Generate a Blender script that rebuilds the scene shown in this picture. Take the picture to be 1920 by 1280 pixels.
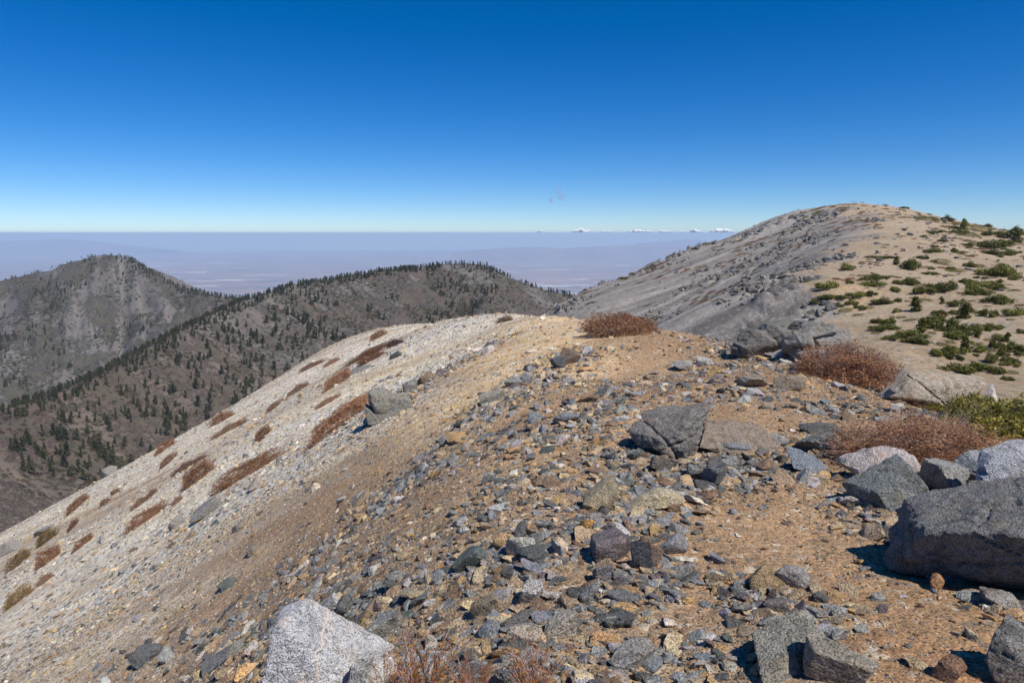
import bpy, bmesh, math, random
import numpy as np
from mathutils import Vector, Matrix, Euler

for _o in list(bpy.data.objects):
    bpy.data.objects.remove(_o)
SC = bpy.context.scene
COL = SC.collection
R = math.radians

# ------------------------------------------------------------------ camera, sky, sun, exposure
PITCH = 9.0
CAM_H = 1.7
FPX = 1280.0
cam_d = bpy.data.cameras.new('camera')
cam_d.sensor_width = 36.0
cam_d.lens = 36.0 * FPX / 1920.0
cam_d.clip_start = 0.05
cam_d.clip_end = 400000.0
cam = bpy.data.objects.new('camera', cam_d)
COL.objects.link(cam)
cam.location = (0, 0, CAM_H)
cam.rotation_euler = (R(90 - PITCH), 0, 0)
SC.camera = cam

SUN_AZ = 134.0      # degrees from the view direction (+Y) towards +X
SUN_EL = 54.0
world = bpy.data.worlds.new('World')
SC.world = world
world.use_nodes = True
wn = world.node_tree.nodes
wl = world.node_tree.links
wn.clear()
w_out = wn.new('ShaderNodeOutputWorld')
w_bg = wn.new('ShaderNodeBackground')
w_sky = wn.new('ShaderNodeTexSky')
w_sky.sky_type = 'NISHITA'
w_sky.sun_disc = False
w_sky.sun_elevation = R(SUN_EL)
w_sky.sun_rotation = R(SUN_AZ)
w_sky.altitude = 3000
w_sky.air_density = 1.0
w_sky.dust_density = 0.0
w_sky.ozone_density = 4.0
w_hs = wn.new('ShaderNodeHueSaturation')
w_hs.inputs['Saturation'].default_value = 1.40
wl.new(w_sky.outputs[0], w_hs.inputs['Color'])
w_gm = wn.new('ShaderNodeGamma')
w_gm.inputs[1].default_value = 1.0
w_tn = wn.new('ShaderNodeMix')
w_tn.data_type = 'RGBA'
w_tn.blend_type = 'MULTIPLY'
w_tn.inputs[0].default_value = 1.0
w_tn.inputs[7].default_value = (0.84, 0.925, 1.10, 1)
wl.new(w_hs.outputs[0], w_tn.inputs[6])
wl.new(w_tn.outputs[2], w_bg.inputs[0])
w_bg.inputs[1].default_value = 0.093
wl.new(w_bg.outputs[0], w_out.inputs[0])

sun_d = bpy.data.lights.new('sun', 'SUN')
sun_d.energy = 4.5
sun_d.angle = R(0.53)
sun_d.color = (1.0, 0.955, 0.88)
sun = bpy.data.objects.new('sun', sun_d)
COL.objects.link(sun)
_sd = Vector((math.sin(R(SUN_AZ)) * math.cos(R(SUN_EL)), math.cos(R(SUN_AZ)) * math.cos(R(SUN_EL)), math.sin(R(SUN_EL))))
sun.rotation_euler = _sd.to_track_quat('Z', 'Y').to_euler()

SC.view_settings.view_transform = 'Standard'
SC.view_settings.look = 'None'
SC.view_settings.exposure = 0.14
SC.view_settings.gamma = 1.0
SC.view_settings.use_curve_mapping = False
SC.cycles.use_denoising = True
SC.cycles.volume_bounces = 2
SC.cycles.max_bounces = 6
SC.cycles.transparent_max_bounces = 8

# ------------------------------------------------------------------ numeric helpers
CP, SP = math.cos(R(PITCH)), math.sin(R(PITCH))


def ray(u, v):
    """direction, scaled so that y == 1, of the sight line through photo pixel (u, v)"""
    a = (u - 960.0) / FPX
    b = (640.0 - v) / FPX
    y = CP + SP * b
    return a / y, (-SP + CP * b) / y


def at(u, v, Y):
    dx, dz = ray(u, v)
    return (dx * Y, Y, CAM_H + dz * Y)


def project(x, y, z):
    yy = y * CP - (z - CAM_H) * SP
    zz = y * SP + (z - CAM_H) * CP
    return 960 + FPX * x / yy, 640 - FPX * zz / yy


def _hash(i, j, k, s):
    h = (i.astype(np.int64) * 374761393 + j.astype(np.int64) * 668265263 + k.astype(np.int64) * 2147483647 + s * 1274126177) & 0xFFFFFFFF
    h = ((h ^ (h >> 13)) * 1274126177) & 0xFFFFFFFF
    h = ((h ^ (h >> 16)) * 2246822519) & 0xFFFFFFFF
    return ((h ^ (h >> 15)) & 0xFFFFFF) / float(0xFFFFFF)


def vnoise(x, y, z=0.0, seed=0):
    """smooth value noise in -1..1"""
    x, y, z = np.broadcast_arrays(np.asarray(x, float), np.asarray(y, float), np.asarray(z, float))
    xi, yi, zi = np.floor(x), np.floor(y), np.floor(z)
    fx, fy, fz = x - xi, y - yi, z - zi
    fx = fx * fx * fx * (fx * (fx * 6 - 15) + 10)
    fy = fy * fy * fy * (fy * (fy * 6 - 15) + 10)
    fz = fz * fz * fz * (fz * (fz * 6 - 15) + 10)
    out = 0
    for a in (0, 1):
        for b in (0, 1):
            for c in (0, 1):
                w = (fx if a else 1 - fx) * (fy if b else 1 - fy) * (fz if c else 1 - fz)
                out = out + w * _hash(xi + a, yi + b, zi + c, seed)
    return out * 2 - 1


def fbm(x, y, z=0.0, seed=0, oct=4, gain=0.5):
    t, a, n, f = 0, 1.0, 0, 1.0
    for o in range(oct):
        t = t + a * vnoise(np.asarray(x) * f, np.asarray(y) * f, np.asarray(z) * f, seed + o * 17)
        n += a
        a *= gain
        f *= 2.03
    return t / n


def sstep(a, b, x):
    t = np.clip((np.asarray(x, float) - a) / (b - a), 0, 1)
    return t * t * (3 - 2 * t)


def smax(a, b, k):
    h = np.clip(0.5 + 0.5 * (a - b) / k, 0, 1)
    return b + (a - b) * h + k * h * (1 - h)


class TPS:
    """thin-plate surface through scattered heights"""
    def __init__(self, pts, lam=0.0, scale=1.0):
        P = np.array(pts, float)
        self.s = scale
        self.c = P[:, :2] / scale
        n = len(P)
        K = self.k(self.c, self.c) + lam * np.eye(n)
        A = np.zeros((n + 3, n + 3))
        A[:n, :n] = K
        A[:n, n] = A[n, :n] = 1
        A[:n, n + 1:] = self.c
        A[n + 1:, :n] = self.c.T
        b = np.zeros(n + 3)
        b[:n] = P[:, 2]
        self.w = np.linalg.solve(A, b)

    @staticmethod
    def k(a, b):
        d2 = ((a[:, None, :] - b[None, :, :]) ** 2).sum(-1)
        return 0.5 * d2 * np.log(d2 + 1e-12)

    def __call__(self, x, y):
        x = np.asarray(x, float)
        y = np.asarray(y, float)
        sh = np.broadcast(x, y).shape
        q = np.stack([np.broadcast_to(x, sh).ravel(), np.broadcast_to(y, sh).ravel()], 1) / self.s
        out = np.empty(len(q))
        n = len(self.c)
        for i in range(0, len(q), 40000):
            qq = q[i:i + 40000]
            out[i:i + 40000] = self.k(qq, self.c) @ self.w[:n] + self.w[n] + qq @ self.w[n + 1:]
        return out.reshape(sh)


# ------------------------------------------------------------------ the near ridge: height of the ground the camera stands on
near_px = [
    (0, 1280, 10.3), (0, 1150, 18), (0, 1066, 32), (0, 1022, 56),
    (160, 1150, 13.5), (160, 995, 27), (160, 920, 53),
    (320, 1280, 6.4), (320, 1050, 12.8), (320, 900, 30), (320, 832, 55),
    (480, 1150, 6.7), (480, 950, 12.6), (480, 800, 28), (480, 740, 57),
    (640, 1280, 3.2), (640, 1000, 7.4), (640, 800, 17), (640, 700, 35), (640, 645, 60),
    (760, 850, 9.6), (800, 700, 24), (700, 660, 47), (760, 621, 60), (850, 613, 54), (920, 604, 46),
    (960, 1280, 2.35), (960, 1000, 4.1), (960, 850, 6.3), (960, 750, 9.5), (960, 680, 14.5), (960, 640, 20), (960, 612, 27), (985, 594, 35),
    (850, 650, 28), (1100, 604, 28), (1240, 630, 22), (1400, 656, 15), (1240, 700, 11.5), (1240, 850, 5.8), (1240, 1000, 4.0), (1240, 1280, 2.4),
    (1560, 680, 11), (1560, 760, 7.8), (1560, 900, 4.9), (1560, 1280, 2.3),
    (1800, 755, 7.9), (1920, 800, 6.2), (1920, 900, 4.7), (1920, 1280, 2.25)]
near_pts = [at(*p) for p in near_px] + [
    (7.5, 8, -1.6), (7.2, 12, -1.9), (7.5, 17, -3.0), (8, 5, -1.0), (6.6, 24, -4.2), (4, 40, -6.5), (12, 8, -4.5), (12, 16, -6), (14, 3, -4), (12, 30, -10),
    (0, 50, -7.5), (-4, 66, -12), (3, 62, -14), (-15, 78, -17), (-34, 74, -28), (-58, 66, -42), (-66, 48, -44), (-66, 20, -40), (-20, 92, -26), (10, 60, -18),
    (0, -4, 0.1), (4, -5, 0.2), (-5, -4, -2.2), (-15, -4, -8), (8, -4, -0.6), (-25, 10, -14.7), (-30, -10, -17.5), (0, -14, 0.3), (14, -14, -3), (26, 0, -12), (26, 24, -16)]
near_tps = TPS(near_pts, lam=2e-4, scale=10.0)


def ground_z(x, y, micro=True):
    x = np.asarray(x, float)
    y = np.asarray(y, float)
    z = near_tps(x, y)
    z = -smax(-z, 1.3 + 0.62 * (x - 7.0), 1.0)
    z = -smax(-z, 10.0 + 0.7 * (y - 67), 2.0)
    z = -smax(-z, 27 - 0.75 * (x + 55), 2.0)
    if micro:
        r = np.hypot(x, y)
        left = sstep(-2.5, -9, x)
        z = z + 0.035 * fbm(x * 0.9, y * 0.9, 0, 3, 3) * sstep(0.0, 4.0, r)
        z = z + 0.012 * fbm(x * 4.5, y * 4.5, 0, 9, 3)
        z = z + left * 0.16 * fbm(x * 0.05, y * 0.42 - x * 0.02, 0, 21, 3)
    return z


def ground_hit(u, v):
    """where the sight line through a photo pixel meets the near ridge"""
    dx, dz = ray(u, v)
    Y = np.geomspace(1.0, 95, 700)
    g = ground_z(dx * Y, Y) - (CAM_H + dz * Y)
    i = np.argmax(g > 0)
    if g[i] <= 0:
        return None
    if i == 0:
        y = Y[0]
    else:
        a, b = g[i - 1], g[i]
        y = Y[i - 1] + (Y[i] - Y[i - 1]) * (-a) / (b - a)
    return (dx * y, y, float(ground_z(dx * y, y)))


def ground_hits(us, vs):
    us = np.asarray(us, float)
    vs = np.asarray(vs, float)
    dx, dz = ray(us, vs)
    Y = np.geomspace(1.2, 90, 260)
    X = dx[:, None] * Y[None]
    g = ground_z(X, np.broadcast_to(Y, X.shape), micro=False) - (CAM_H + dz[:, None] * Y[None])
    pos = g > 0
    i = np.argmax(pos, 1)
    ok = pos.any(1)
    i = np.clip(i, 1, len(Y) - 1)
    n = np.arange(len(us))
    a, b = g[n, i - 1], g[n, i]
    y = Y[i - 1] + (Y[i] - Y[i - 1]) * np.clip(-a / (b - a + 1e-9), 0, 1)
    return dx * y, y, ok


# ------------------------------------------------------------------ the hill across the saddle
right_px = [
    (1920, 850, 45), (2100, 800, 40), (2100, 600, 120), (2100, 480, 300), (1900, 720, 75), (1750, 690, 82), (1650, 645, 92), (1580, 605, 108), (1900, 620, 130),
    (1750, 600, 150), (1650, 560, 180), (1540, 540, 190), (1900, 540, 210), (1750, 520, 240), (1620, 500, 270), (1522, 500, 270), (1900, 485, 320),
    (1750, 462, 360), (1640, 447, 400), (1562, 467, 370), (1900, 456, 430), (1800, 438, 450), (1700, 418, 490), (1645, 417, 500), (1690, 404, 540),
    (1920, 440, 480), (1850, 429, 520), (1780, 415, 560), (1700, 393, 590), (1650, 385, 610), (1600, 381, 625),
    (1560, 385, 640), (1500, 395, 660), (1450, 407, 665), (1380, 441, 650), (1300, 467, 635), (1200, 512, 610), (1100, 548, 590), (1020, 590, 570), (940, 645, 540),
    (1500, 432, 560), (1400, 482, 510), (1300, 535, 480), (1200, 565, 470), (1100, 595, 460), (1450, 520, 330), (1400, 560, 320), (1300, 600, 300),
    (1450, 600, 180), (1400, 645, 170), (1250, 640, 330), (1150, 620, 430), (1000, 680, 350), (1200, 720, 130), (1350, 690, 90), (1480, 660, 55), (1000, 760, 160)]
right_pts = [at(*p) for p in right_px] + [
    (330, 730, -2), (470, 650, -8), (230, 760, -30), (90, 720, -75), (0, 650, -110), (560, 560, -20), (-60, 560, -140), (-60, 300, -110), (330, 820, -60), (620, 420, -20), (300, 150, -30), (300, 40, -50), (20, 34, -19), (30, 34, -18), (8, 42, -21), (40, 24, -22), (-20, 60, -40)]
right_tps = TPS(right_pts, lam=1e-4, scale=200.0)


def right_z(x, y, micro=True):
    z = right_tps(x, y)
    if micro:
        x = np.asarray(x, float)
        y = np.asarray(y, float)
        far = sstep(60, 200, y)
        face = sstep(0.47, 0.36, x / np.maximum(y, 1))
        z = z + far * (1.1 * fbm(x / 26, y / 26, 0, 31, 4) + 0.35 * fbm(x / 5, y / 5, 0, 37, 3))
        s = y * 0.86 - x * 0.28
        z = z + far * face * 2.2 * fbm(s / 16, (x * 0.8 + y * 0.3) / 150, 0, 41, 4)
        lump = sstep(0.15, 0.55, fbm(s / 22 + 5, x / 40, 0, 45, 3))
        z = z + far * face * lump * 4.5 * np.abs(fbm(x / 6, y / 6, 0, 46, 3))
    return z


# ------------------------------------------------------------------ the wooded hills: roofs over ridge lines
mid_ridge = [at(*p) for p in [(-320, 900, 560), (-150, 836, 660), (0, 772, 800), (100, 742, 880), (200, 699, 980), (300, 643, 1100), (400, 590, 1250), (480, 556, 1380),
                              (560, 534, 1480), (640, 521, 1560), (720, 508, 1620), (800, 500, 1660), (870, 493, 1680), (905, 499, 1680), (960, 523, 1660),
                              (1020, 543, 1640), (1080, 556, 1620), (1150, 590, 1600), (1300, 660, 1580)]]
mid_spur = [at(*p) for p in [(895, 497, 1680), (925, 535, 1560), (900, 575, 1440), (860, 625, 1330)]]
mid_spur2 = [at(*p) for p in [(560, 534, 1480), (520, 590, 1340), (470, 660, 1180), (430, 740, 1020)]]
left_ridge = [at(*p) for p in [(-260, 600, 2200), (-120, 556, 2280), (0, 526, 2350), (60, 513, 2400), (120, 495, 2420), (170, 480, 2430), (203, 477, 2430), (240, 484, 2400),
                               (280, 508, 2330), (330, 537, 2250), (400, 553, 2150), (450, 560, 2100), (540, 575, 2050)]]
left_spur = [at(*p) for p in [(225, 480, 2410), (285, 535, 2230), (335, 566, 2090), (330, 620, 1900), (280, 690, 1650)]]
left_spur2 = [at(*p) for p in [(110, 497, 2420), (70, 560, 2200), (20, 640, 1950), (-30, 720, 1700)]]


def roof(x, y, line, slope, rad):
    best = np.full(np.broadcast(x, y).shape, -1e9)
    for (x0, y0, z0), (x1, y1, z1) in zip(line[:-1], line[1:]):
        dx, dy = x1 - x0, y1 - y0
        t = np.clip(((x - x0) * dx + (y - y0) * dy) / (dx * dx + dy * dy), 0, 1)
        d = np.hypot(x - x0 - t * dx, y - y0 - t * dy)
        best = np.maximum(best, z0 + t * (z1 - z0) - slope * (np.sqrt(d * d + rad * rad) - rad))
    return best


def mid_z(x, y):
    x = np.asarray(x, float)
    y = np.asarray(y, float)
    z0 = roof(x, y, mid_ridge, 0.50, 14)
    z = smax(z0, roof(x, y, mid_spur, 0.62, 10) - 2, 10)
    z = smax(z, roof(x, y, mid_spur2, 0.42, 30) - 12, 25)
    dep = sstep(0, 90, z0 * 0 + (roof(x, y, mid_ridge, 1.0, 1) * -1 + z0) * 2)
    s = x * 0.42 + y * 0.9
    f = x * 0.9 - y * 0.42
    g = fbm(s / 75 + 0.35 * fbm(x / 90, y / 90, 0, 5, 2), f / 420, 0, 51, 4)
    z = z - dep * 24 * np.abs(g) + dep * 4 * fbm(x / 40, y / 40, 0, 55, 4) + 1.2 * fbm(x / 12, y / 12, 0, 57, 3)
    return z


def left_z(x, y):
    x = np.asarray(x, float)
    y = np.asarray(y, float)
    z0 = roof(x, y, left_ridge, 0.56, 22)
    z = smax(z0, roof(x, y, left_spur, 0.6, 10) - 2, 14)
    z = smax(z, roof(x, y, left_spur2, 0.5, 25) - 14, 20)
    dep = sstep(0, 120, (roof(x, y, left_ridge, 1.0, 1) * -1 + z0) * 2.2)
    s = x * 0.86 + y * 0.5
    f = x * 0.5 - y * 0.86
    g = fbm(s / 85 + 0.4 * fbm(x / 120, y / 120, 0, 6, 2), f / 500, 0, 61, 4)
    z = z - dep * 52 * np.abs(g) + dep * 5 * fbm(x / 50, y / 50, 0, 65, 4) + 1.6 * fbm(x / 15, y / 15, 0, 67, 3)
    return z


# ------------------------------------------------------------------ material helpers
def lin(r, g, b):
    f = lambda c: (c / 255 / 12.92) if c / 255 <= 0.04045 else ((c / 255 + 0.055) / 1.055) ** 2.4
    return (f(r), f(g), f(b), 1.0)


class NT:
    def __init__(self, name):
        self.m = bpy.data.materials.new(name)
        self.m.use_nodes = True
        self.t = self.m.node_tree
        self.n = self.t.nodes
        self.n.clear()
        self.out = self.n.new('ShaderNodeOutputMaterial')
        self.b = self.n.new('ShaderNodeBsdfPrincipled')
        self.b.inputs['Roughness'].default_value = 0.9
        self.b.inputs['Specular IOR Level'].default_value = 0.25
        self.t.links.new(self.b.outputs[0], self.out.inputs[0])

    def link(self, a, b):
        self.t.links.new(a, b)

    def put(self, sock, v):
        if isinstance(v, bpy.types.NodeSocket):
            self.link(v, sock)
        elif v is not None:
            if sock.type == 'RGBA' and not hasattr(v, '__len__'):
                v = (v, v, v, 1)
            sock.default_value = v

    def pos(self):
        return self.n.new('ShaderNodeNewGeometry').outputs['Position']

    def objco(self):
        return self.n.new('ShaderNodeTexCoord').outputs['Object']

    def mapped(self, vec, scale=(1, 1, 1), loc=(0, 0, 0), rot=(0, 0, 0)):
        m = self.n.new('ShaderNodeMapping')
        self.link(vec, m.inputs[0])
        m.inputs['Location'].default_value = loc
        m.inputs['Rotation'].default_value = rot
        m.inputs['Scale'].default_value = scale
        return m.outputs[0]

    def noise(self, vec, scale, detail=4, rough=0.55, dist=0.0):
        t = self.n.new('ShaderNodeTexNoise')
        self.put(t.inputs['Vector'], vec)
        t.inputs['Scale'].default_value = scale
        t.inputs['Detail'].default_value = detail
        t.inputs['Roughness'].default_value = rough
        t.inputs['Distortion'].default_value = dist
        return t.outputs[0]

    def voro(self, vec, scale, out='Color', feature='F1', rnd=1.0):
        t = self.n.new('ShaderNodeTexVoronoi')
        t.feature = feature
        self.put(t.inputs['Vector'], vec)
        t.inputs['Scale'].default_value = scale
        t.inputs['Randomness'].default_value = rnd
        return t.outputs[out]

    def ramp(self, fac, stops, interp='LINEAR'):
        r = self.n.new('ShaderNodeValToRGB')
        r.color_ramp.interpolation = interp
        e = r.color_ramp.elements
        while len(e) < len(stops):
            e.new(0.5)
        for q, (p, c) in zip(e, stops):
            q.position = p
            q.color = c if hasattr(c, '__len__') else (c, c, c, 1)
        self.put(r.inputs[0], fac)
        return r.outputs[0]

    def mix(self, fac, a, b, mode='MIX'):
        m = self.n.new('ShaderNodeMix')
        m.data_type = 'RGBA'
        m.blend_type = mode
        self.put(m.inputs[0], fac)
        self.put(m.inputs[6], a)
        self.put(m.inputs[7], b)
        return m.outputs[2]

    def math(self, op, a, b=None, c=None, clamp=False):
        m = self.n.new('ShaderNodeMath')
        m.operation = op
        m.use_clamp = clamp
        self.put(m.inputs[0], a)
        if b is not None:
            self.put(m.inputs[1], b)
        if c is not None:
            self.put(m.inputs[2], c)
        return m.outputs[0]

    def sep(self, col):
        s = self.n.new('ShaderNodeSeparateColor')
        self.put(s.inputs[0], col)
        return s.outputs

    def attr(self, name, kind='GEOMETRY', out='Color'):
        a = self.n.new('ShaderNodeAttribute')
        a.attribute_type = kind
        a.attribute_name = name
        return a.outputs[out]

    def info(self, out):
        return self.n.new('ShaderNodeObjectInfo').outputs[out]

    def bump(self, h, dist, strength=1.0, normal=None):
        b = self.n.new('ShaderNodeBump')
        b.inputs['Distance'].default_value = dist
        b.inputs['Strength'].default_value = strength
        self.put(b.inputs['Height'], h)
        if normal is not None:
            self.link(normal, b.inputs['Normal'])
        return b.outputs[0]

    def col(self, v):
        self.put(self.b.inputs['Base Color'], v)

    def nrm(self, v):
        self.link(v, self.b.inputs['Normal'])


def mat_ground():
    """stony soil; its broad colour zones are stored on the mesh"""
    k = NT('stony_soil')
    p = k.pos()
    zone = k.attr('zone')
    pale = k.attr('pale', out='Fac')
    c1 = k.voro(p, 95)
    c2 = k.voro(p, 22)
    c3 = k.voro(k.mapped(p, (0.55, 1, 1)), 8)
    s1, s2, s3 = k.sep(c1), k.sep(c2), k.sep(c3)
    g1 = k.ramp(s1[0], [(0.0, 0.62), (0.35, 0.95), (0.75, 1.1), (0.93, 1.5)])
    base = k.mix(1.0, zone, g1, 'MULTIPLY')
    chip = k.ramp(s2[1], [(0.0, lin(88, 88, 90)), (0.3, lin(128, 122, 116)), (0.6, lin(176, 156, 130)), (0.85, lin(205, 190, 165)), (1.0, lin(226, 216, 198))])
    f2 = k.ramp(k.math('ADD', s2[0], k.math('MULTIPLY', pale, 0.35)), [(0.80, 0.0), (0.90, 0.55)])
    base = k.mix(f2, base, chip)
    chip3 = k.ramp(s3[1], [(0.0, lin(120, 116, 110)), (0.2, lin(190, 178, 158)), (0.6, lin(226, 214, 190)), (1.0, lin(244, 238, 226))])
    f3 = k.ramp(s3[0], [(0.45, 0.0), (0.55, 0.75)])
    base = k.mix(k.math('MULTIPLY', f3, pale), base, chip3)
    n = k.noise(p, 2.2, 6, 0.65)
    base = k.mix(1.0, base, k.ramp(n, [(0.25, 0.72), (0.5, 1.0), (0.75, 1.2)]), 'MULTIPLY')
    k.col(base)
    h = k.math('ADD', k.math('MULTIPLY', k.voro(p, 70, 'Distance'), -0.35), k.math('MULTIPLY', k.voro(p, 22, 'Distance'), -0.8))
    h = k.math('ADD', h, k.math('MULTIPLY', k.noise(p, 160, 3), 0.25))
    b = k.bump(h, 0.018, 0.8)
    h3 = k.math('MULTIPLY', k.voro(k.mapped(p, (0.55, 1, 1)), 8, 'Distance'), -1.0)
    b = k.bump(k.math('MULTIPLY', h3, k.math('ADD', pale, 0.15)), 0.07, 0.7, b)
    k.nrm(b)
    k.b.inputs['Roughness'].default_value = 0.95
    return k.m


def mat_rock(name, tint_from, speck=1.0, scale=1.0):
    """granitic rock: pale and black crystals, ochre stains, dark lichen; tint per stone"""
    k = NT(name)
    o = k.objco()
    p = k.pos()
    tint = k.attr('tint', 'INSTANCER') if tint_from == 'instancer' else k.info('Color')
    v = k.voro(p, 230 * scale)
    s = k.sep(v)
    grain = k.ramp(s[0], [(0.0, 0.24), (0.2, 0.5), (0.32, 0.95), (0.7, 1.12), (1.0, 1.5)])
    n1 = k.noise(p, 6 * scale, 6, 0.65)
    n2 = k.noise(p, 22 * scale, 5, 0.6)
    base = k.mix(speck, tint, k.mix(1.0, tint, grain, 'MULTIPLY'))
    base = k.mix(1.0, base, k.ramp(n2, [(0.25, 0.6), (0.5, 1.0), (0.75, 1.22)]), 'MULTIPLY')
    stain = k.ramp(n1, [(0.5, 0.0), (0.66, 0.55)])
    base = k.mix(stain, base, k.mix(1.0, base, (1.14, 0.92, 0.70, 1), 'MULTIPLY'))
    n3 = k.noise(k.mapped(p, (1, 1, 1), (7, 3, 1)), 9 * scale, 6, 0.7)
    lich = k.ramp(n3, [(0.53, 0.0), (0.64, 0.75)])
    base = k.mix(lich, base, k.mix(1.0, base, (0.42, 0.44, 0.42, 1), 'MULTIPLY'))
    k.col(base)
    h = k.math('ADD', k.noise(p, 14 * scale, 8, 0.7), k.math('MULTIPLY', k.noise(p, 90 * scale, 3), 0.35))
    cr = k.voro(k.mix(0.12, p, k.noise(p, 3 * scale, 3)), 7 * scale, 'Distance', 'DISTANCE_TO_EDGE')
    cr = k.ramp(cr, [(0.0, 0.0), (0.05, 1.0)])
    h = k.math('ADD', h, k.math('MULTIPLY', cr, 0.06))
    k.nrm(k.bump(h, 0.045 / scale, 0.9))
    k.b.inputs['Roughness'].default_value = 0.82
    return k.m


def mat_veined():
    """pale speckled granite crossed by one white quartz vein"""
    m = mat_rock('veined_granite', 'object')
    t = m.node_tree
    b = [n for n in t.nodes if n.type == 'BSDF_PRINCIPLED'][0]
    src = b.inputs['Base Color'].links[0].from_socket
    tc = t.nodes.new('ShaderNodeTexCoord')
    sp = t.nodes.new('ShaderNodeSeparateXYZ')
    t.links.new(tc.outputs['Object'], sp.inputs[0])
    nz = t.nodes.new('ShaderNodeTexNoise')
    nz.inputs['Scale'].default_value = 7
    t.links.new(tc.outputs['Object'], nz.inputs['Vector'])

    def mth(op, a, bb):
        q = t.nodes.new('ShaderNodeMath')
        q.operation = op
        for i, x in enumerate((a, bb)):
            if isinstance(x, bpy.types.NodeSocket):
                t.links.new(x, q.inputs[i])
            else:
                q.inputs[i].default_value = x
        return q.outputs[0]
    x = mth('ADD', sp.outputs[0], mth('MULTIPLY', mth('SUBTRACT', nz.outputs[0], 0.5), 0.14))
    x = mth('ADD', x, mth('MULTIPLY', sp.outputs[2], 0.12))
    d = mth('ABSOLUTE', mth('SUBTRACT', x, 0.035), 0)
    f = mth('LESS_THAN', d, 0.006)
    mx = t.nodes.new('ShaderNodeMix')
    mx.data_type = 'RGBA'
    t.links.new(f, mx.inputs[0])
    t.links.new(src, mx.inputs[6])
    mx.inputs[7].default_value = lin(222, 206, 190)
    t.links.new(mx.outputs[2], b.inputs['Base Color'])
    return m


def mat_hill(name, scrub_scale, bump_d, tones):
    k = NT(name)
    p = k.pos()
    zone = k.attr('zone')
    cover = k.attr('cover', out='Fac')
    n1 = k.noise(p, scrub_scale, 7, 0.68)
    n2 = k.noise(p, scrub_scale * 4.2, 5, 0.65)
    n3 = k.noise(p, scrub_scale * 0.35, 4, 0.6)
    base = k.mix(1.0, zone, k.ramp(n2, [(0.2, 0.6), (0.5, 1.0), (0.8, 1.35)]), 'MULTIPLY')
    scrub = k.ramp(n3, list(zip((0.3, 0.45, 0.6, 0.75), tones)))
    f = k.ramp(k.math('ADD', k.math('ADD', k.math('MULTIPLY', n1, 0.75), k.math('MULTIPLY', n2, 0.35)), k.math('MULTIPLY', k.math('SUBTRACT', cover, 0.5), 0.30)), [(0.51, 0.0), (0.57, 0.85)])
    base = k.mix(f, base, scrub)
    k.col(base)
    h = k.math('ADD', k.math('MULTIPLY', n2, 0.6), f)
    k.nrm(k.bump(h, bump_d, 0.8))
    return k.m


def mat_right_hill():
    k = NT('scree_and_sand')
    p = k.pos()
    zone = k.attr('zone')
    n1 = k.noise(p, 0.9, 7, 0.72)
    n2 = k.noise(p, 0.12, 6, 0.6)
    c = k.sep(k.voro(p, 1.6))
    base = k.mix(1.0, zone, k.ramp(n1, [(0.25, 0.6), (0.5, 1.0), (0.75, 1.3)]), 'MULTIPLY')
    base = k.mix(1.0, base, k.ramp(n2, [(0.3, 0.86), (0.7, 1.1)]), 'MULTIPLY')
    base = k.mix(k.ramp(c[0], [(0.8, 0.0), (0.86, 0.6)]), base, k.ramp(c[1], [(0, lin(74, 74, 76)), (1, lin(190, 186, 180))]))
    k.col(base)
    k.nrm(k.bump(n1, 0.9, 0.8))
    return k.m


def mat_desert():
    k = NT('desert_floor')
    p = k.pos()
    n1 = k.noise(p, 0.00011, 6, 0.6)
    n2 = k.noise(k.mapped(p, (0.35, 1, 1)), 0.0006, 6, 0.68)
    n3 = k.noise(k.mapped(p, (0.25, 1, 1)), 0.0022, 4, 0.6)
    base = k.ramp(n1, [(0.3, lin(122, 104, 94)), (0.5, lin(156, 126, 108)), (0.7, lin(128, 114, 104))])
    dark = k.ramp(n2, [(0.50, 0.0), (0.60, 0.8)])
    base = k.mix(dark, base, lin(70, 78, 80))
    c = k.sep(k.voro(k.mapped(p, (0.4, 1, 1)), 0.0011))
    w = k.math('MULTIPLY', k.ramp(c[0], [(0.90, 0.0), (0.92, 1.0)]), k.ramp(n3, [(0.48, 0.0), (0.56, 1.0)]))
    base = k.mix(w, base, lin(226, 214, 204))
    c2 = k.sep(k.voro(p, 0.006))
    w2 = k.math('MULTIPLY', k.ramp(c2[0], [(0.90, 0.0), (0.93, 0.8)]), dark)
    base = k.mix(w2, base, lin(205, 198, 192))
    k.col(base)
    return k.m


def mat_leaf(name, cols, rough=0.7, trans=0.25):
    """foliage: colour varies from leaf to leaf by a stored value and from plant to plant"""
    k = NT(name)
    a = k.attr('leaf', out='Fac')
    rnd = k.info('Random')
    f = k.math('ADD', k.math('MULTIPLY', a, 0.8), k.math('MULTIPLY', rnd, 0.2))
    c = k.ramp(f, [(i / (len(cols) - 1), q) for i, q in enumerate(cols)])
    c = k.mix(1.0, c, k.ramp(rnd, [(0, 0.8), (1, 1.2)]), 'MULTIPLY')
    k.col(c)
    k.b.inputs['Roughness'].default_value = rough
    tr = k.n.new('ShaderNodeBsdfTranslucent')
    k.link(c, tr.inputs[0])
    mx = k.n.new('ShaderNodeMixShader')
    mx.inputs[0].default_value = trans
    k.link(k.b.outputs[0], mx.inputs[1])
    k.link(tr.outputs[0], mx.inputs[2])
    k.link(mx.outputs[0], k.out.inputs[0])
    return k.m


def mat_plain(name, c, rough=0.85, nscale=8.0, var=0.3):
    k = NT(name)
    n = k.noise(k.objco(), nscale, 5, 0.6)
    k.col(k.mix(1.0, c, k.ramp(n, [(0.25, 1 - var), (0.75, 1 + var)]), 'MULTIPLY'))
    k.b.inputs['Roughness'].default_value = rough
    return k.m


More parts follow.
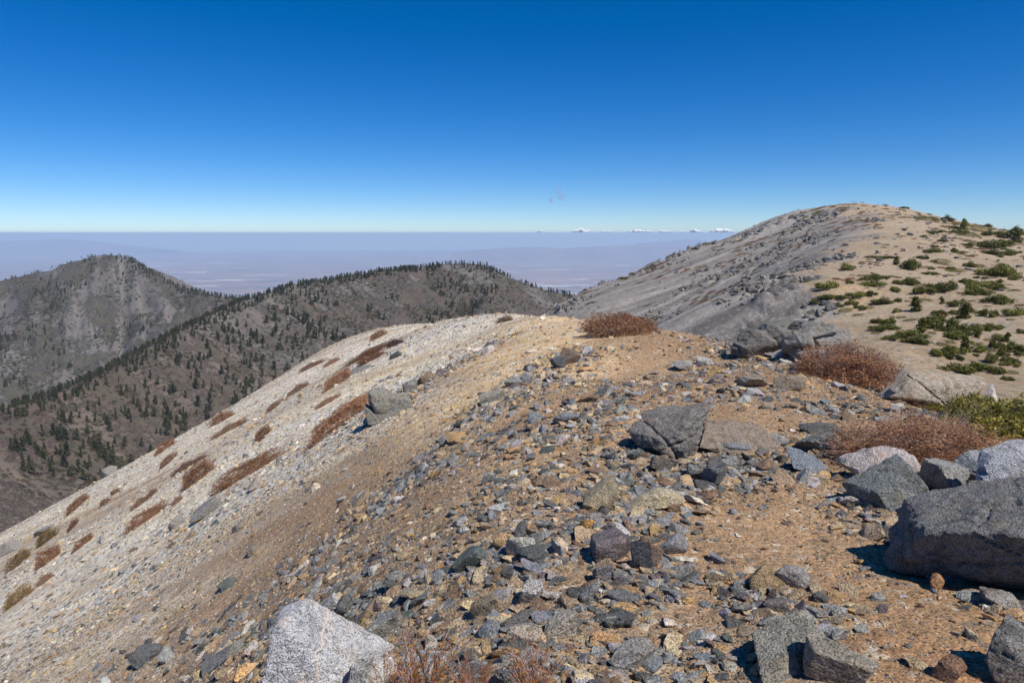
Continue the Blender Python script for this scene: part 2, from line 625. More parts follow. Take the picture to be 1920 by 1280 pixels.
def mat_volume(name, color, density, aniso=0.0):
    m = bpy.data.materials.new(name)
    m.use_nodes = True
    n = m.node_tree.nodes
    n.clear()
    o = n.new('ShaderNodeOutputMaterial')
    v = n.new('ShaderNodeVolumePrincipled')
    v.inputs['Color'].default_value = color
    v.inputs['Density'].default_value = density
    v.inputs['Anisotropy'].default_value = aniso
    m.node_tree.links.new(v.outputs[0], o.inputs['Volume'])
    return m


# ------------------------------------------------------------------ object helpers
def mesh_from(name, verts, faces, mat=None, smooth=False, attrs=None):
    me = bpy.data.meshes.new(name)
    verts = np.asarray(verts, np.float32)
    faces = np.asarray(faces, np.int32)
    nf, k = faces.shape
    me.vertices.add(len(verts))
    me.vertices.foreach_set('co', verts.ravel())
    me.loops.add(nf * k)
    me.loops.foreach_set('vertex_index', faces.ravel())
    me.polygons.add(nf)
    me.polygons.foreach_set('loop_start', np.arange(nf, dtype=np.int32) * k)
    me.polygons.foreach_set('use_smooth', np.full(nf, smooth))
    me.update(calc_edges=True)
    for an, (kind, data) in (attrs or {}).items():
        a = me.attributes.new(an, kind, 'POINT')
        data = np.asarray(data, np.float32)
        if kind == 'FLOAT_COLOR':
            if data.shape[1] == 3:
                data = np.concatenate([data, np.ones((len(data), 1), np.float32)], 1)
            a.data.foreach_set('color', data.ravel())
        else:
            a.data.foreach_set('value', data.ravel())
    if mat is not None:
        me.materials.append(mat)
    return me


def link(name, data, parent=None, loc=(0, 0, 0), rot=(0, 0, 0), scale=(1, 1, 1)):
    o = bpy.data.objects.new(name, data)
    COL.objects.link(o)
    o.location, o.rotation_euler, o.scale = loc, rot, scale
    if parent is not None:
        o.parent = parent
    return o


def tag(o, label=None, cat=None, group=None, kind=None):
    for key, v in (('label', label), ('category', cat), ('group', group), ('kind', kind)):
        if v:
            o[key] = v
    return o


def grid_faces(nr, na, wrap=False):
    i = np.arange(nr - 1)[:, None] * na
    j = np.arange(na if wrap else na - 1)[None]
    j2 = (j + 1) % na
    return np.stack([i + j, i + j2, i + na + j2, i + na + j], -1).reshape(-1, 4)


def polar(name, angs, radii, zf, mat, wrap=False, colour=None):
    A, Rr = np.meshgrid(angs, radii)
    X, Y = (Rr * np.sin(A)).ravel(), (Rr * np.cos(A)).ravel()
    Z = zf(X, Y)
    at_ = colour(X, Y, Z) if colour else None
    me = mesh_from(name, np.stack([X, Y, Z], 1), grid_faces(len(radii), len(angs), wrap)[:, ::-1], mat, True, at_)
    o = link(name, me)
    tag(o, kind='structure')
    return o


def C3(*rgb):
    return np.array(lin(*rgb)[:3])


def blend(cols, w):
    return cols[0][None] * (1 - w[:, None]) + cols[1][None] * w[:, None]


# ------------------------------------------------------------------ the setting: ground
TRAIL = np.array([ground_hit(u, v)[:2] for u, v in [(1010, 602), (1000, 640), (930, 720), (880, 790)]])
SOILS = [(1180, 760, 1.3), (1010, 860, 0.9), (1400, 985, 0.7), (1330, 1060, 0.5), (1150, 690, 1.6), (1480, 760, 0.8), (1600, 1000, 0.45), (1700, 1130, 0.5), (640, 1130, 0.5)]
SOIL_XY = [(ground_hit(u, v)[0], ground_hit(u, v)[1], s) for u, v, s in SOILS]


def pale_amount(x, y):
    """share of pale broken granite among the soil: the scree on the long slope, in stripes down the fall line"""
    st = fbm(x * 0.045, y * 0.30 + x * 0.02, 0, 71, 4, 0.6)
    st2 = fbm(x * 0.10, y * 0.85 + x * 0.04, 0, 73, 3, 0.6)
    edge = -2.4 + 3.4 * st - 2.2 * sstep(8, 2, y) + 3.4 * sstep(16, 30, y)
    w = sstep(1.8, -3.6, x - edge)
    w = w * np.clip(0.70 + 0.8 * st + 0.5 * st2, 0, 1)
    return np.clip(w, 0, 1)


def gold_amount(x, y):
    d = np.full(np.shape(x), 1e9)
    for (x0, y0), (x1, y1) in zip(TRAIL[:-1], TRAIL[1:]):
        dx, dy = x1 - x0, y1 - y0
        t = np.clip(((x - x0) * dx + (y - y0) * dy) / (dx * dx + dy * dy), 0, 1)
        w = 1.1 + 0.9 * (1 - t)
        d = np.minimum(d, np.hypot(x - x0 - t * dx, y - y0 - t * dy) / w)
    return sstep(1.5, 0.4, d + 0.5 * fbm(x * 0.7, y * 0.7, 0, 75, 3)) * sstep(6, 12, y)


def soil_amount(x, y):
    d = np.zeros(np.shape(x))
    for sx, sy, s in SOIL_XY:
        d = np.maximum(d, np.exp(-(((x - sx) / s) ** 2 + ((y - sy) / (s * 1.2)) ** 2)))
    return d


def ground_colour(x, y, z):
    n = fbm(x * 0.5, y * 0.5, 0, 81, 5)
    soil = blend((C3(150, 119, 88), C3(176, 145, 110)), np.clip(0.5 + 0.9 * n, 0, 1))
    soil = soil * (1 - 0.0)
    rust = sstep(0.15, 0.55, fbm(x * 1.3, y * 1.3, 0, 83, 4))
    soil = soil * (1 - 0.22 * rust[:, None]) + 0.22 * rust[:, None] * C3(166, 112, 70)[None]
    grey = sstep(0.05, 0.5, fbm(x * 0.35, y * 0.35, 0, 85, 4)) * (1 - soil_amount(x, y))
    soil = soil * (1 - 0.35 * grey[:, None]) + 0.35 * grey[:, None] * C3(150, 136, 116)[None]
    pale = pale_amount(x, y)
    gold = gold_amount(x, y)
    st = fbm(x * 0.05, y * 0.5 + x * 0.03, 0, 87, 4)
    cream = blend((C3(234, 216, 180), C3(228, 222, 210)), np.clip(0.5 + 1.2 * st, 0, 1))
    c = soil * (1 - pale[:, None]) + cream * pale[:, None]
    c = c * (1 - gold[:, None] * 0.75) + gold[:, None] * 0.75 * C3(228, 190, 134)[None]
    return {'zone': ('FLOAT_COLOR', c), 'pale': ('FLOAT', np.clip(pale + 0.5 * gold, 0, 1))}


M_ground = mat_ground()
angs = np.concatenate([np.linspace(R(-180), R(-52), 50, endpoint=False), np.linspace(R(-52), R(52), 520), np.linspace(R(52), R(180), 50)[1:-1]])
ground = polar('ground', angs, np.concatenate([[0.05], np.geomspace(0.3, 96, 520)]), ground_z, M_ground, True, ground_colour)


_GA = angs[(angs >= R(-52) - 1e-6) & (angs <= R(52) + 1e-6)]
_GR = np.geomspace(0.3, 96, 520)
_gz = np.empty(len(ground.data.vertices) * 3, np.float32)
ground.data.vertices.foreach_get('co', _gz)
_gz = _gz.reshape(521, len(angs), 3)[1:, :, 2][:, (angs >= R(-52) - 1e-6) & (angs <= R(52) + 1e-6)]


def gz_fast(x, y):
    """height of the ground sheet itself, read back from its mesh (ahead of the camera)"""
    r = np.clip(np.hypot(x, y), 0.301, 95.9)
    a = np.clip(np.arctan2(x, y), _GA[0], _GA[-1] - 1e-6)
    i = np.log(r / 0.3) / math.log(320.0) * 519
    j = (a - _GA[0]) / (_GA[-1] - _GA[0]) * (len(_GA) - 1)
    i0 = np.clip(i.astype(int), 0, 518)
    j0 = np.clip(j.astype(int), 0, len(_GA) - 2)
    fi, fj = i - i0, j - j0
    return (_gz[i0, j0] * (1 - fi) * (1 - fj) + _gz[i0 + 1, j0] * fi * (1 - fj) + _gz[i0, j0 + 1] * (1 - fi) * fj + _gz[i0 + 1, j0 + 1] * fi * fj)


def hill_colours(c_scree, c_brown, seed, brown_w, dirs):
    def f(x, y, z):
        s = x * dirs[0] + y * dirs[1]
        q = x * dirs[1] - y * dirs[0]
        st = fbm(s / 22, q / 260, 0, seed, 4, 0.6)
        n = fbm(x / 110, y / 110, 0, seed + 3, 4)
        bw = np.clip(brown_w(x, y) + 0.6 * n, 0, 1)
        c = blend((c_scree, c_brown), bw)
        c = c * (1 + 0.28 * st[:, None])
        cover = np.clip(0.5 + 0.7 * fbm(x / 70, y / 70, 0, seed + 7, 4) - 0.6 * np.clip(st, 0, 1), 0, 1)
        return {'zone': ('FLOAT_COLOR', np.clip(c, 0, 1)), 'cover': ('FLOAT', cover)}
    return f


M_mid = mat_hill('scrubby_slope', 0.11, 3.0, (lin(82, 74, 68), lin(88, 82, 68), lin(98, 82, 72), lin(84, 78, 74)))
M_left = mat_hill('gullied_scree_slope', 0.08, 4.0, (lin(76, 72, 64), lin(80, 80, 60), lin(90, 78, 68), lin(80, 78, 74)))
mid_hill = polar('hill_middle', np.linspace(R(-56), R(14), 640), np.concatenate([np.geomspace(260, 1350, 330, endpoint=False), np.linspace(1350, 1720, 160, endpoint=False), np.geomspace(1720, 2600, 20)]), mid_z, M_mid, False,
                 hill_colours(C3(106, 101, 94), C3(106, 94, 84), 101, lambda x, y: sstep(-100, -420, x) * sstep(1500, 900, y), (0.42, 0.9)))
left_hill = polar('hill_left', np.linspace(R(-50), R(-12), 420), np.concatenate([np.linspace(1150, 2480, 330, endpoint=False), np.geomspace(2480, 3400, 20)]), left_z, M_left, False,
                  hill_colours(C3(112, 106, 100), C3(106, 96, 88), 131, lambda x, y: 0.25 + 0 * x, (0.86, 0.5)))


def right_colour(x, y, z):
    face = sstep(0.02, -0.03, x / np.maximum(y, 1) - np.interp(y, [40, 110, 190, 270, 370, 500, 560, 640], [0.40, 0.475, 0.455, 0.435, 0.468, 0.52, 0.5, 0.45]) + 0.07 * fbm(x / 22, y / 22, 0, 91, 5, 0.6))
    s = y * 0.86 - x * 0.28
    st = fbm(s / 9, (x * 0.8 + y * 0.3) / 120, 0, 93, 4, 0.6)
    grey = blend((C3(112, 105, 98), C3(168, 160, 150)), np.clip(0.5 + 1.0 * st, 0, 1))
    tanc = blend((C3(164, 143, 115), C3(178, 157, 129)), np.clip(0.5 + fbm(x / 40, y / 40, 0, 95, 4), 0, 1))
    og = sstep(0.1, 0.5, fbm(x / 30, y / 30, 0, 97, 3)) * sstep(0.12, 0.0, np.abs(x / np.maximum(y, 1) - 0.47))
    tanc = tanc * (1 - 0.5 * og[:, None]) + 0.5 * og[:, None] * C3(180, 146, 106)[None]
    c = tanc * (1 - face[:, None]) + grey * face[:, None]
    return {'zone': ('FLOAT_COLOR', np.clip(c, 0, 1)), 'face': ('FLOAT', face)}


M_right = mat_right_hill()
right_hill = polar('hill_right', np.linspace(R(-8), R(48), 520), np.concatenate([np.geomspace(38, 760, 520), np.geomspace(770, 1000, 8)]), right_z, M_right, False, right_colour)

plain_a = np.linspace(-math.pi, math.pi, 97)[:-1]
PLAIN_Z = -1900.0
desert = polar('desert_plain', plain_a, np.geomspace(1500, 78000, 40), lambda x, y: np.full(np.shape(x), PLAIN_Z), mat_desert(), True)

M_far = mat_plain('far_range_rock', lin(128, 108, 98), 0.95, 0.0006, 0.3)


def far_range(pts, depth, seed):
    """a distant range as a ridge of real depth standing on the plain"""
    P = np.array([at(*p) for p in pts])
    n = 160
    xs = np.linspace(P[0, 0], P[-1, 0], n)
    hs = np.interp(xs, P[:, 0], P[:, 2]) - PLAIN_Z
    yc = np.interp(xs, P[:, 0], P[:, 1])
    t = np.linspace(-1, 1, 31)
    X, T = np.meshgrid(xs, t)
    prof = np.clip(1 - np.abs(T) ** 1.1, 0, 1)
    Zz = hs[None] * prof * (1 + 0.10 * fbm(X / 2500, T * 3, 0, seed, 5) * (1 - prof * 0.6)) + PLAIN_Z - 20
    Yy = yc[None] + T * depth + 900 * fbm(X / 3000, T, 0, seed + 1, 3)
    me = mesh_from('far_range', np.stack([X.ravel(), Yy.ravel(), Zz.ravel()], 1), grid_faces(31, n), M_far, True)
    o = link('mountains', me)
    tag(o, kind='structure')


far_range([(1120, 470, 60000), (1200, 456, 60000), (1270, 450, 60000), (1300, 448, 60000), (1340, 453, 60000), (1400, 450, 60000), (1500, 455, 60000), (1640, 470, 60000)], 5000, 201)
far_range([(850, 472, 50000), (930, 465, 50000), (1000, 463, 50000), (1060, 465, 50000), (1150, 460, 50000), (1250, 462, 50000), (1400, 461, 50000), (1500, 472, 50000)], 4000, 211)
far_range([(-120, 466, 66000), (0, 452, 66000), (60, 451, 66000), (100, 448, 66000), (150, 450, 66000), (200, 456, 66000), (300, 466, 66000)], 5000, 221)

# the air: pale haze over the whole place, its top just above the summit across the saddle
hz = 79000.0
hb = bmesh.new()
bmesh.ops.create_cube(hb, size=1.0)
bmesh.ops.scale(hb, vec=(hz * 2, hz * 2, 45 - (PLAIN_Z - 60)), verts=hb.verts)
bmesh.ops.translate(hb, vec=(0, 0, (45 + PLAIN_Z - 60) / 2), verts=hb.verts)
hme = bpy.data.meshes.new('haze')
hb.to_mesh(hme)
hme.materials.append(mat_volume('haze_air', (0.57, 0.76, 1.0, 1), 3.2e-5, 0.0))
tag(link('haze', hme), kind='stuff')

# ------------------------------------------------------------------ rock shapes
_ico = {}


def ico(sub):
    if sub not in _ico:
        b = bmesh.new()
        bmesh.ops.create_icosphere(b, subdivisions=sub, radius=1.0)
        b.verts.ensure_lookup_table()
        v = np.array([q.co[:] for q in b.verts])
        f = np.array([[q.index for q in p.verts] for p in b.faces])
        b.free()
        _ico[sub] = (v / np.linalg.norm(v, axis=1)[:, None], f)
    return _ico[sub]


def rock_shape(seed, sub=4, dims=(1, 1, 1), planes=None, n=6, k=44, rough=0.045, cracks=(), steps=None, flat_base=0.0):
    """an angular stone: a rounded polytope (half-width dims) broken by cracks and ledges and roughened"""
    rg = np.random.RandomState(seed)
    d, f = ico(sub)
    if planes is None:
        nr = rg.normal(size=(n, 3))
        nr /= np.linalg.norm(nr, axis=1)[:, None]
        nr = np.concatenate([nr, np.eye(3) + rg.normal(size=(3, 3)) * 0.25, -np.eye(3) + rg.normal(size=(3, 3)) * 0.25])
        nr /= np.linalg.norm(nr, axis=1)[:, None]
        ds = rg.uniform(0.5, 1.0, len(nr))
        ds[-6:] = rg.uniform(0.8, 1.0, 6)
    else:
        P = np.array(planes, float)
        nr = P[:, :3] / np.linalg.norm(P[:, :3], axis=1)[:, None]
        ds = P[:, 3]
    dots = np.clip(d @ nr.T, 0, None) / ds[None]
    r = (dots ** k).sum(1) ** (-1.0 / k)
    v = d * np.clip(r, 0, 2.2)[:, None]
    off = seed * 3.7
    low = fbm(v[:, 0] * 1.4 + off, v[:, 1] * 1.4, v[:, 2] * 1.4, seed, 3)
    hi = fbm(v[:, 0] * 5 + off, v[:, 1] * 5, v[:, 2] * 5, seed + 3, 4, 0.6)
    v = v * (1 + rough * (1.2 * low + 0.9 * hi))[:, None]
    if steps:
        ax, freq, amp = steps
        ax = np.array(ax, float) / np.linalg.norm(ax)
        h = v @ ax * freq + 0.35 * fbm(v[:, 0] * 2, v[:, 1] * 2, v[:, 2] * 2, seed + 5, 2)
        st = _hash(np.floor(h), np.floor(h) * 0 + 3, np.floor(h) * 0, seed) - 0.5
        side = v - (v @ ax)[:, None] * ax[None]
        v = v + side * (amp * st)[:, None]
    for cn, cd, cw, cdep in cracks:
        cn = np.array(cn, float) / np.linalg.norm(cn)
        h = v @ cn - cd + 0.06 * fbm(v[:, 0] * 3 + off, v[:, 1] * 3, v[:, 2] * 3, seed + 9, 3)
        v = v * (1 - cdep * np.exp(-(h / cw) ** 2))[:, None]
    return v * np.array(dims)[None], f


M_rock = mat_rock('granite', 'object')
M_rock_pale = mat_rock('coarse_granite', 'object', 1.0, 0.8)
M_vein = mat_veined()
M_rock_i = mat_rock('broken_granite', 'instancer', 0.9, 1.0)
M_rock_far = mat_rock('far_granite', 'instancer', 0.0, 0.05)

GREY = lin(152, 150, 146)
LIGHT = lin(184, 180, 176)
DARK = lin(108, 107, 105)
BLUE = lin(138, 141, 143)
TAN = lin(178, 156, 128)
OCHRE = lin(194, 160, 116)
CREAM = lin(208, 188, 154)
PURPLE = lin(116, 104, 104)
BROWN = lin(140, 118, 98)
GREEN = lin(106, 110, 104)
n_rocks = 0
hero_spots = []


def boulder(u, vb, w, h, label, tint, seed, depth=0.8, yaw=0.0, tilt=(0, 0), sub=4, mat=None, group=None, sink=0.24, name='rock', lift=0.0, dist=None, **kw):
    """a stone of w x h photo pixels whose foot is seen at (u, vb)"""
    global n_rocks
    g = ground_hit(u, vb)
    while g is None:
        vb += 3
        g = ground_hit(u, vb)
    if dist:
        x, y, z = at(u, vb, dist)
        g = (x, y, float(ground_z(x, y)))
    sl = math.sqrt(g[0] ** 2 + g[1] ** 2 + (CAM_H - g[2]) ** 2)
    px = (g[1] * CP + (CAM_H - g[2]) * SP) / FPX
    W, H = w * px / 2, h * px / 2
    D = W * depth
    blocks = kw.pop('blocks', None)
    if blocks:
        V, F, nv = [], [], 0
        for i, (bx, by, bz, sx, sy, sz, *pl) in enumerate(blocks):
            q, f = rock_shape(seed * 10 + i, sub if pl else sub - 1, (sx * W, sy * D, sz * H), **(dict(kw, planes=pl[0]) if pl else kw))
            V.append(q + np.array([bx * W, by * D, bz * H]))
            F.append(f + nv)
            nv += len(q)
        v, f = np.concatenate(V), np.concatenate(F)
    else:
        v, f = rock_shape(seed, sub, (W, D, H), **kw)
    me = mesh_from(name, v, f, mat or M_rock, False)
    d = Vector((g[0], g[1], 0)).normalized()
    x, y = g[0] + d.x * D * 0.7, g[1] + d.y * D * 0.7
    z = float(ground_z(x, y))
    gx = float(ground_z(x + 0.2, y) - ground_z(x - 0.2, y)) / 0.4
    ty = R(tilt[1])
    if gx > 0.25 and h < 68 and w < 200:
        ty = 0.25 * ty - math.atan(gx)
        yaw = yaw * 0.3
        sink = max(sink, 0.36)
    o = link(name, me, None, (x, y, z + H * (1 - 2 * sink) + lift * px), (R(tilt[0]), ty, R(yaw)))
    o.color = tint
    tag(o, label, 'rock', group)
    hero_spots.append((x, y, max(W, D)))
    n_rocks += 1
    return o


# --- the broken outcrop at the trail's edge
big_planes = [(-0.66, -0.66, -0.22, 0.52), (-0.35, -0.6, -0.72, 0.66), (0.42, -0.62, 0.62, 0.58), (0.1, -0.15, 1, 0.70), (-0.5, 0.05, 0.85, 0.60), (-0.95, 0.2, 0.1, 0.92), (0.8, -0.5, -0.1, 0.95),
              (1, 0, 0, 1.1), (0, 1, 0, 1), (0, 0, -1, 0.95), (-0.15, -0.9, 0.25, 0.72)]
boulder(1895, 1132, 430, 235, 'huge jagged dark granite boulder overhanging its own shadow beside the dirt path', lin(122, 121, 118), 11, 0.85, 0, (0, 0), 5, M_rock, sink=0.06, n=6, k=60, rough=0.10,
        blocks=[(0.0, -0.1, -0.08, 1.0, 0.85, 0.95, big_planes), (0.62, 0.1, 0.42, 0.5, 0.6, 0.46), (0.80, -0.2, -0.25, 0.45, 0.65, 0.72), (0.30, 0.25, 0.42, 0.5, 0.5, 0.5), (0.3, -0.62, -0.62, 0.45, 0.3, 0.3)],
        cracks=[((0.2, -0.5, 0.8), 0.28, 0.022, 0.10), ((0.9, 0.1, 0.3), 0.2, 0.018, 0.09), ((-0.4, 0.3, 0.9), -0.1, 0.018, 0.07)])
boulder(1668, 908, 130, 50, 'pale pinkish granite slab leaning behind a dark wedge rock, beside the low russet bush', lin(186, 176, 172), 12, 0.6, -12, (4, -14), 4, sink=0.1)
boulder(1676, 952, 128, 92, 'dark wedge shaped rock with a pointed top in front of the pale slab', lin(126, 130, 128), 13, 0.7, 0, (0, 0), 4, sink=0.1, rough=0.07, planes=[(-0.62, -0.2, 0.76, 0.52), (0.85, -0.1, 0.5, 0.7), (-0.1, -0.9, 0.4, 0.62), (-0.9, -0.3, -0.1, 0.95), (0, 1, 0.1, 0.9), (0, 0, -1, 1), (0.5, -0.8, 0.1, 0.85)], steps=((0.2, 0.2, 1), 3.0, 0.10))
boulder(1765, 922, 95, 56, 'grey block wedged between the pale slab and the huge boulder', GREY, 14, 0.7, 30, (0, 12), 4, sink=0.05)
boulder(1822, 918, 110, 66, 'upright grey block standing at the back of the huge boulder', lin(148, 148, 150), 15, 0.7, -20, (8, 0), 4, sink=0.05, cracks=[((0.1, 0.3, 1), 0.1, 0.03, 0.12)])
boulder(1895, 900, 110, 64, 'cracked pale granite block rising highest behind the huge boulder', lin(176, 176, 178), 16, 0.8, 12, (0, -16), 4, sink=0.0, cracks=[((1, 0.2, 0.1), 0.0, 0.03, 0.12), ((0.2, 0.1, 1), -0.1, 0.03, 0.1)])
boulder(1880, 960, 150, 90, 'smooth pale granite block resting on the back of the huge boulder', lin(170, 172, 176), 17, 0.8, -8, (0, 8), 4, sink=-0.25, cracks=[((0.2, -0.3, 1), 0.0, 0.03, 0.12)])
boulder(1612, 893, 42, 24, 'small brown-grey wedge stone at the foot of the pale slab', BROWN, 18, 0.7, 10, (0, 0), 3)
boulder(1780, 1092, 92, 30, 'flat grey slab lying below the overhang of the huge boulder', lin(140, 140, 140), 19, 0.5, -8, (0, 6), 4, sink=0.15)
boulder(1790, 1066, 46, 24, 'small flat dark slab stacked under the huge boulder', GREY, 20, 0.6, 10, (0, 0), 3)
boulder(1755, 1105, 34, 40, 'orange-brown splinter of rock leaning by the flat slab', lin(176, 134, 96), 21, 0.5, 30, (0, 24), 3)
boulder(1508, 886, 82, 40, 'blue-grey angular rock with a ridged back on open dirt', lin(134, 142, 150), 22, 0.7, -18, (0, 10), 4, sink=0.12)
boulder(1435, 884, 40, 26, 'rounded brown-grey stone beside the blue-grey ridged rock', BROWN, 23, 0.8, 20, (0, 0), 3)
boulder(1658, 1008, 64, 20, 'thin dark slab lying in the shadow of the huge boulder', DARK, 24, 0.6, 5, (0, 4), 3)
boulder(1905, 1285, 120, 95, 'dark boulder with a slanting crack across the dirt from the long slab', lin(132, 130, 126), 25, 0.8, 20, (0, 0), 4, sink=0.1, cracks=[((0.5, 0.2, 1), 0.05, 0.03, 0.12)])
boulder(1785, 1275, 62, 50, 'brown angular stone near the dark cracked boulder', lin(138, 108, 88), 26, 0.8, 40, (0, 0), 3)
boulder(1885, 1145, 90, 34, 'half buried grey slab beyond the huge boulder foot', lin(156, 150, 142), 27, 0.7, -10, (0, 8), 4, sink=0.25)
# --- rock in the middle of the flat
boulder(1246, 858, 140, 80, 'knobbly dark grey boulder streaked with white, alone on the tan flat', lin(134, 128, 122), 31, 0.75, 0, (0, -8), 5, sink=0.08, rough=0.12, cracks=[((1, 0.2, 0.3), -0.25, 0.05, 0.16), ((0.5, 0.1, -0.8), 0.15, 0.04, 0.12)])
boulder(1365, 836, 112, 52, 'flat topped brown boulder half sunk beside the knobbly dark boulder', lin(150, 136, 122), 32, 0.7, 5, (0, 6), 4, sink=0.2)
boulder(1432, 834, 86, 22, 'long thin grey slab in a row past the brown boulder', GREY, 33, 0.45, -4, (0, 0), 3)
boulder(1528, 848, 76, 34, 'layered dark slab next to the low russet bush', lin(118, 120, 120), 34, 0.7, 12, (0, -12), 4, steps=((0.3, 0.1, 1), 4.0, 0.2))
boulder(1535, 812, 66, 22, 'flat dark stone at the edge of the low russet bush', DARK, 35, 0.7, 0, (0, 0), 3)
boulder(1378, 848, 60, 24, 'small grey slab below the brown boulder', BLUE, 36, 0.7, 20, (0, 0), 3)
# --- bottom edge
gr_planes = [(-0.97, -0.05, 0.2, 0.82), (0.62, -0.12, 0.78, 0.42), (-0.05, -0.95, 0.3, 0.72), (0.9, -0.2, 0.2, 1.0), (0, 1, 0.1, 0.9), (0, 0, -1, 1.0), (-0.3, 0.1, 0.95, 0.98), (0.35, -0.85, 0.45, 0.66)]
boulder(604, 1335, 230, 215, 'big pale speckled granite boulder with a white vein and sloping top', lin(196, 194, 194), 41, 0.75, 4, (0, 0), 5, M_vein, sink=0.05, planes=gr_planes, k=34, rough=0.03)
boulder(700, 1300, 100, 70, 'low pale speckled granite stone tucked against the veined boulder', lin(190, 186, 180), 42, 0.8, -20, (0, 14), 4, M_rock_pale)
boulder(793, 1290, 92, 96, 'speckled granite block split by a dark notch, beside the rusty twigs', lin(176, 172, 166), 43, 0.75, 15, (0, 12), 5, M_rock_pale, cracks=[((1, 0.1, 0.4), -0.05, 0.05, 0.25)])
boulder(965, 1300, 90, 46, 'dark rock streaked with white among rusty twigs', lin(120, 118, 114), 44, 0.6, 20, (0, 20), 4, steps=((0.6, 0.1, 1), 6.0, 0.2))
boulder(1490, 1262, 150, 78, 'long grey-green slab beside its broken twin on the dirt', lin(146, 142, 130), 45, 0.7, 12, (0, -10), 5, sink=0.2, n=5)
boulder(1572, 1290, 150, 82, 'broad grey-brown slab split from the long slab', lin(150, 142, 128), 46, 0.8, -14, (0, 12), 5, sink=0.2, n=5)
boulder(1428, 1107, 72, 48, 'squat tan rock casting a shadow on open dirt', lin(160, 136, 104), 47, 0.8, 30, (0, 6), 4, sink=0.15)
boulder(1478, 1102, 70, 44, 'grey angular rock with a brown flank next to the squat tan rock', lin(156, 150, 146), 48, 0.7, -15, (0, -8), 4)
boulder(1443, 1135, 24, 46, 'thin dark upright splinter near the squat tan rock', lin(96, 84, 76), 49, 0.6, 10, (0, 0), 3)
boulder(878, 1070, 74, 62, 'dark greenish wedge rock with a bevelled face in the rubble band'.replace('bevelled', 'slanting'), lin(104, 112, 108), 51, 0.75, 20, (0, -14), 4, sink=0.1)
boulder(978, 1046, 66, 58, 'rounded pale granite stone with a dark foot in the rubble band', lin(178, 176, 166), 52, 0.8, 0, (0, -12), 4, M_rock_pale, k=10)
boulder(1000, 1052, 52, 32, 'smooth dark oval stone touching the rounded pale stone', lin(92, 96, 96), 53, 0.8, 10, (0, 0), 3, k=9)
boulder(940, 1030, 38, 36, 'rounded tan stone behind the rounded pale stone', lin(184, 152, 112), 54, 0.7, 10, (0, 0), 3, k=10)
boulder(1150, 1052, 100, 58, 'purple-grey slab tilted toward the path in the rubble band', lin(120, 110, 110), 55, 0.8, 8, (10, -10), 4, sink=0.1, n=6)
boulder(1128, 1092, 42, 46, 'grey-violet wedge propped against the purple slab', lin(132, 128, 130), 56, 0.7, 30, (0, 16), 4)
boulder(1212, 956, 102, 34, 'long pale tan slab lying slantwise in the rubble band', lin(190, 176, 146), 57, 0.45, 16, (0, -14), 4, n=6)
boulder(1120, 958, 66, 46, 'tan and grey block above the orange splinter', lin(160, 148, 124), 58, 0.8, 12, (0, -8), 4)
boulder(1090, 1002, 22, 50, 'bright orange-tan splinter of rock lying in grey rubble', lin(216, 164, 96), 59, 0.5, -38, (0, 46), 3, n=5)
boulder(1203, 1066, 38, 72, 'dark upright slab standing on edge beside the purple slab', lin(88, 88, 92), 60, 0.55, 10, (0, -14), 4)
boulder(1228, 1062, 30, 56, 'brown-faced upright slab leaning on the dark upright slab', lin(150, 128, 108), 61, 0.6, 10, (0, 8), 3)
boulder(1262, 1040, 60, 44, 'grey slab with a cream broken end in the rubble band', lin(140, 140, 142), 62, 0.6, 30, (0, -16), 4)
boulder(1300, 898, 36, 34, 'square grey block among slabs below the knobbly boulder', GREY, 63, 0.9, 20, (0, 0), 3)
boulder(1335, 910, 56, 50, 'dark pyramid shaped block in the slab row below the knobbly boulder', lin(122, 122, 120), 64, 0.8, 40, (0, 0), 4)
boulder(1240, 885, 66, 32, 'flat grey-tan slab at the foot of the knobbly boulder', lin(148, 140, 128), 65, 0.7, 0, (0, 4), 4)
boulder(992, 1130, 52, 50, 'speckled pale grey rock with a shadowed side in the rubble band', lin(176, 174, 170), 66, 0.8, 15, (0, 0), 4, M_rock_pale)
boulder(912, 1160, 60, 54, 'brown-grey rock with a sharp crest above scattered chips', lin(158, 142, 120), 67, 0.8, 25, (0, -16), 4)
boulder(728, 1190, 70, 50, 'grey rock leaning beside a small cream stone', lin(160, 158, 152), 68, 0.7, 20, (0, -18), 4)
boulder(722, 1138, 34, 28, 'small cream stone with a flat broken end', CREAM, 69, 0.7, 10, (0, 0), 3)
boulder(622, 1145, 36, 36, 'speckled grey lump at the start of the rubble band', LIGHT, 70, 0.8, 10, (0, 0), 3, M_rock_pale)
boulder(650, 1150, 40, 44, 'dark squared rock next to the speckled grey lump', DARK, 71, 0.7, -10, (0, 0), 3)
boulder(1045, 1195, 66, 44, 'pale grey rock with a tan cap in the lower rubble', lin(170, 162, 148), 72, 0.8, 10, (0, -14), 4, M_rock_pale)
boulder(985, 1215, 74, 54, 'broad speckled slab face in the lower rubble', lin(168, 156, 142), 73, 0.6, -10, (0, -8), 4, M_rock_pale)
boulder(1190, 1245, 66, 50, 'grey rock with a notched top in the lower rubble', lin(156, 152, 146), 74, 0.8, 12, (0, 0), 4, M_rock_pale)
boulder(920, 1192, 52, 32, 'blue-grey flat stone below the sharp crested rock', BLUE, 75, 0.8, 10, (0, 0), 3)
boulder(282, 1238, 56, 44, 'dark rock standing proud of the scree near its foot', lin(112, 112, 112), 76, 0.8, 10, (0, -12), 4)
boulder(312, 1242, 30, 40, 'pale wedge stone leaning on the dark rock in the scree', lin(168, 168, 166), 77, 0.6, 30, (0, -14), 3)
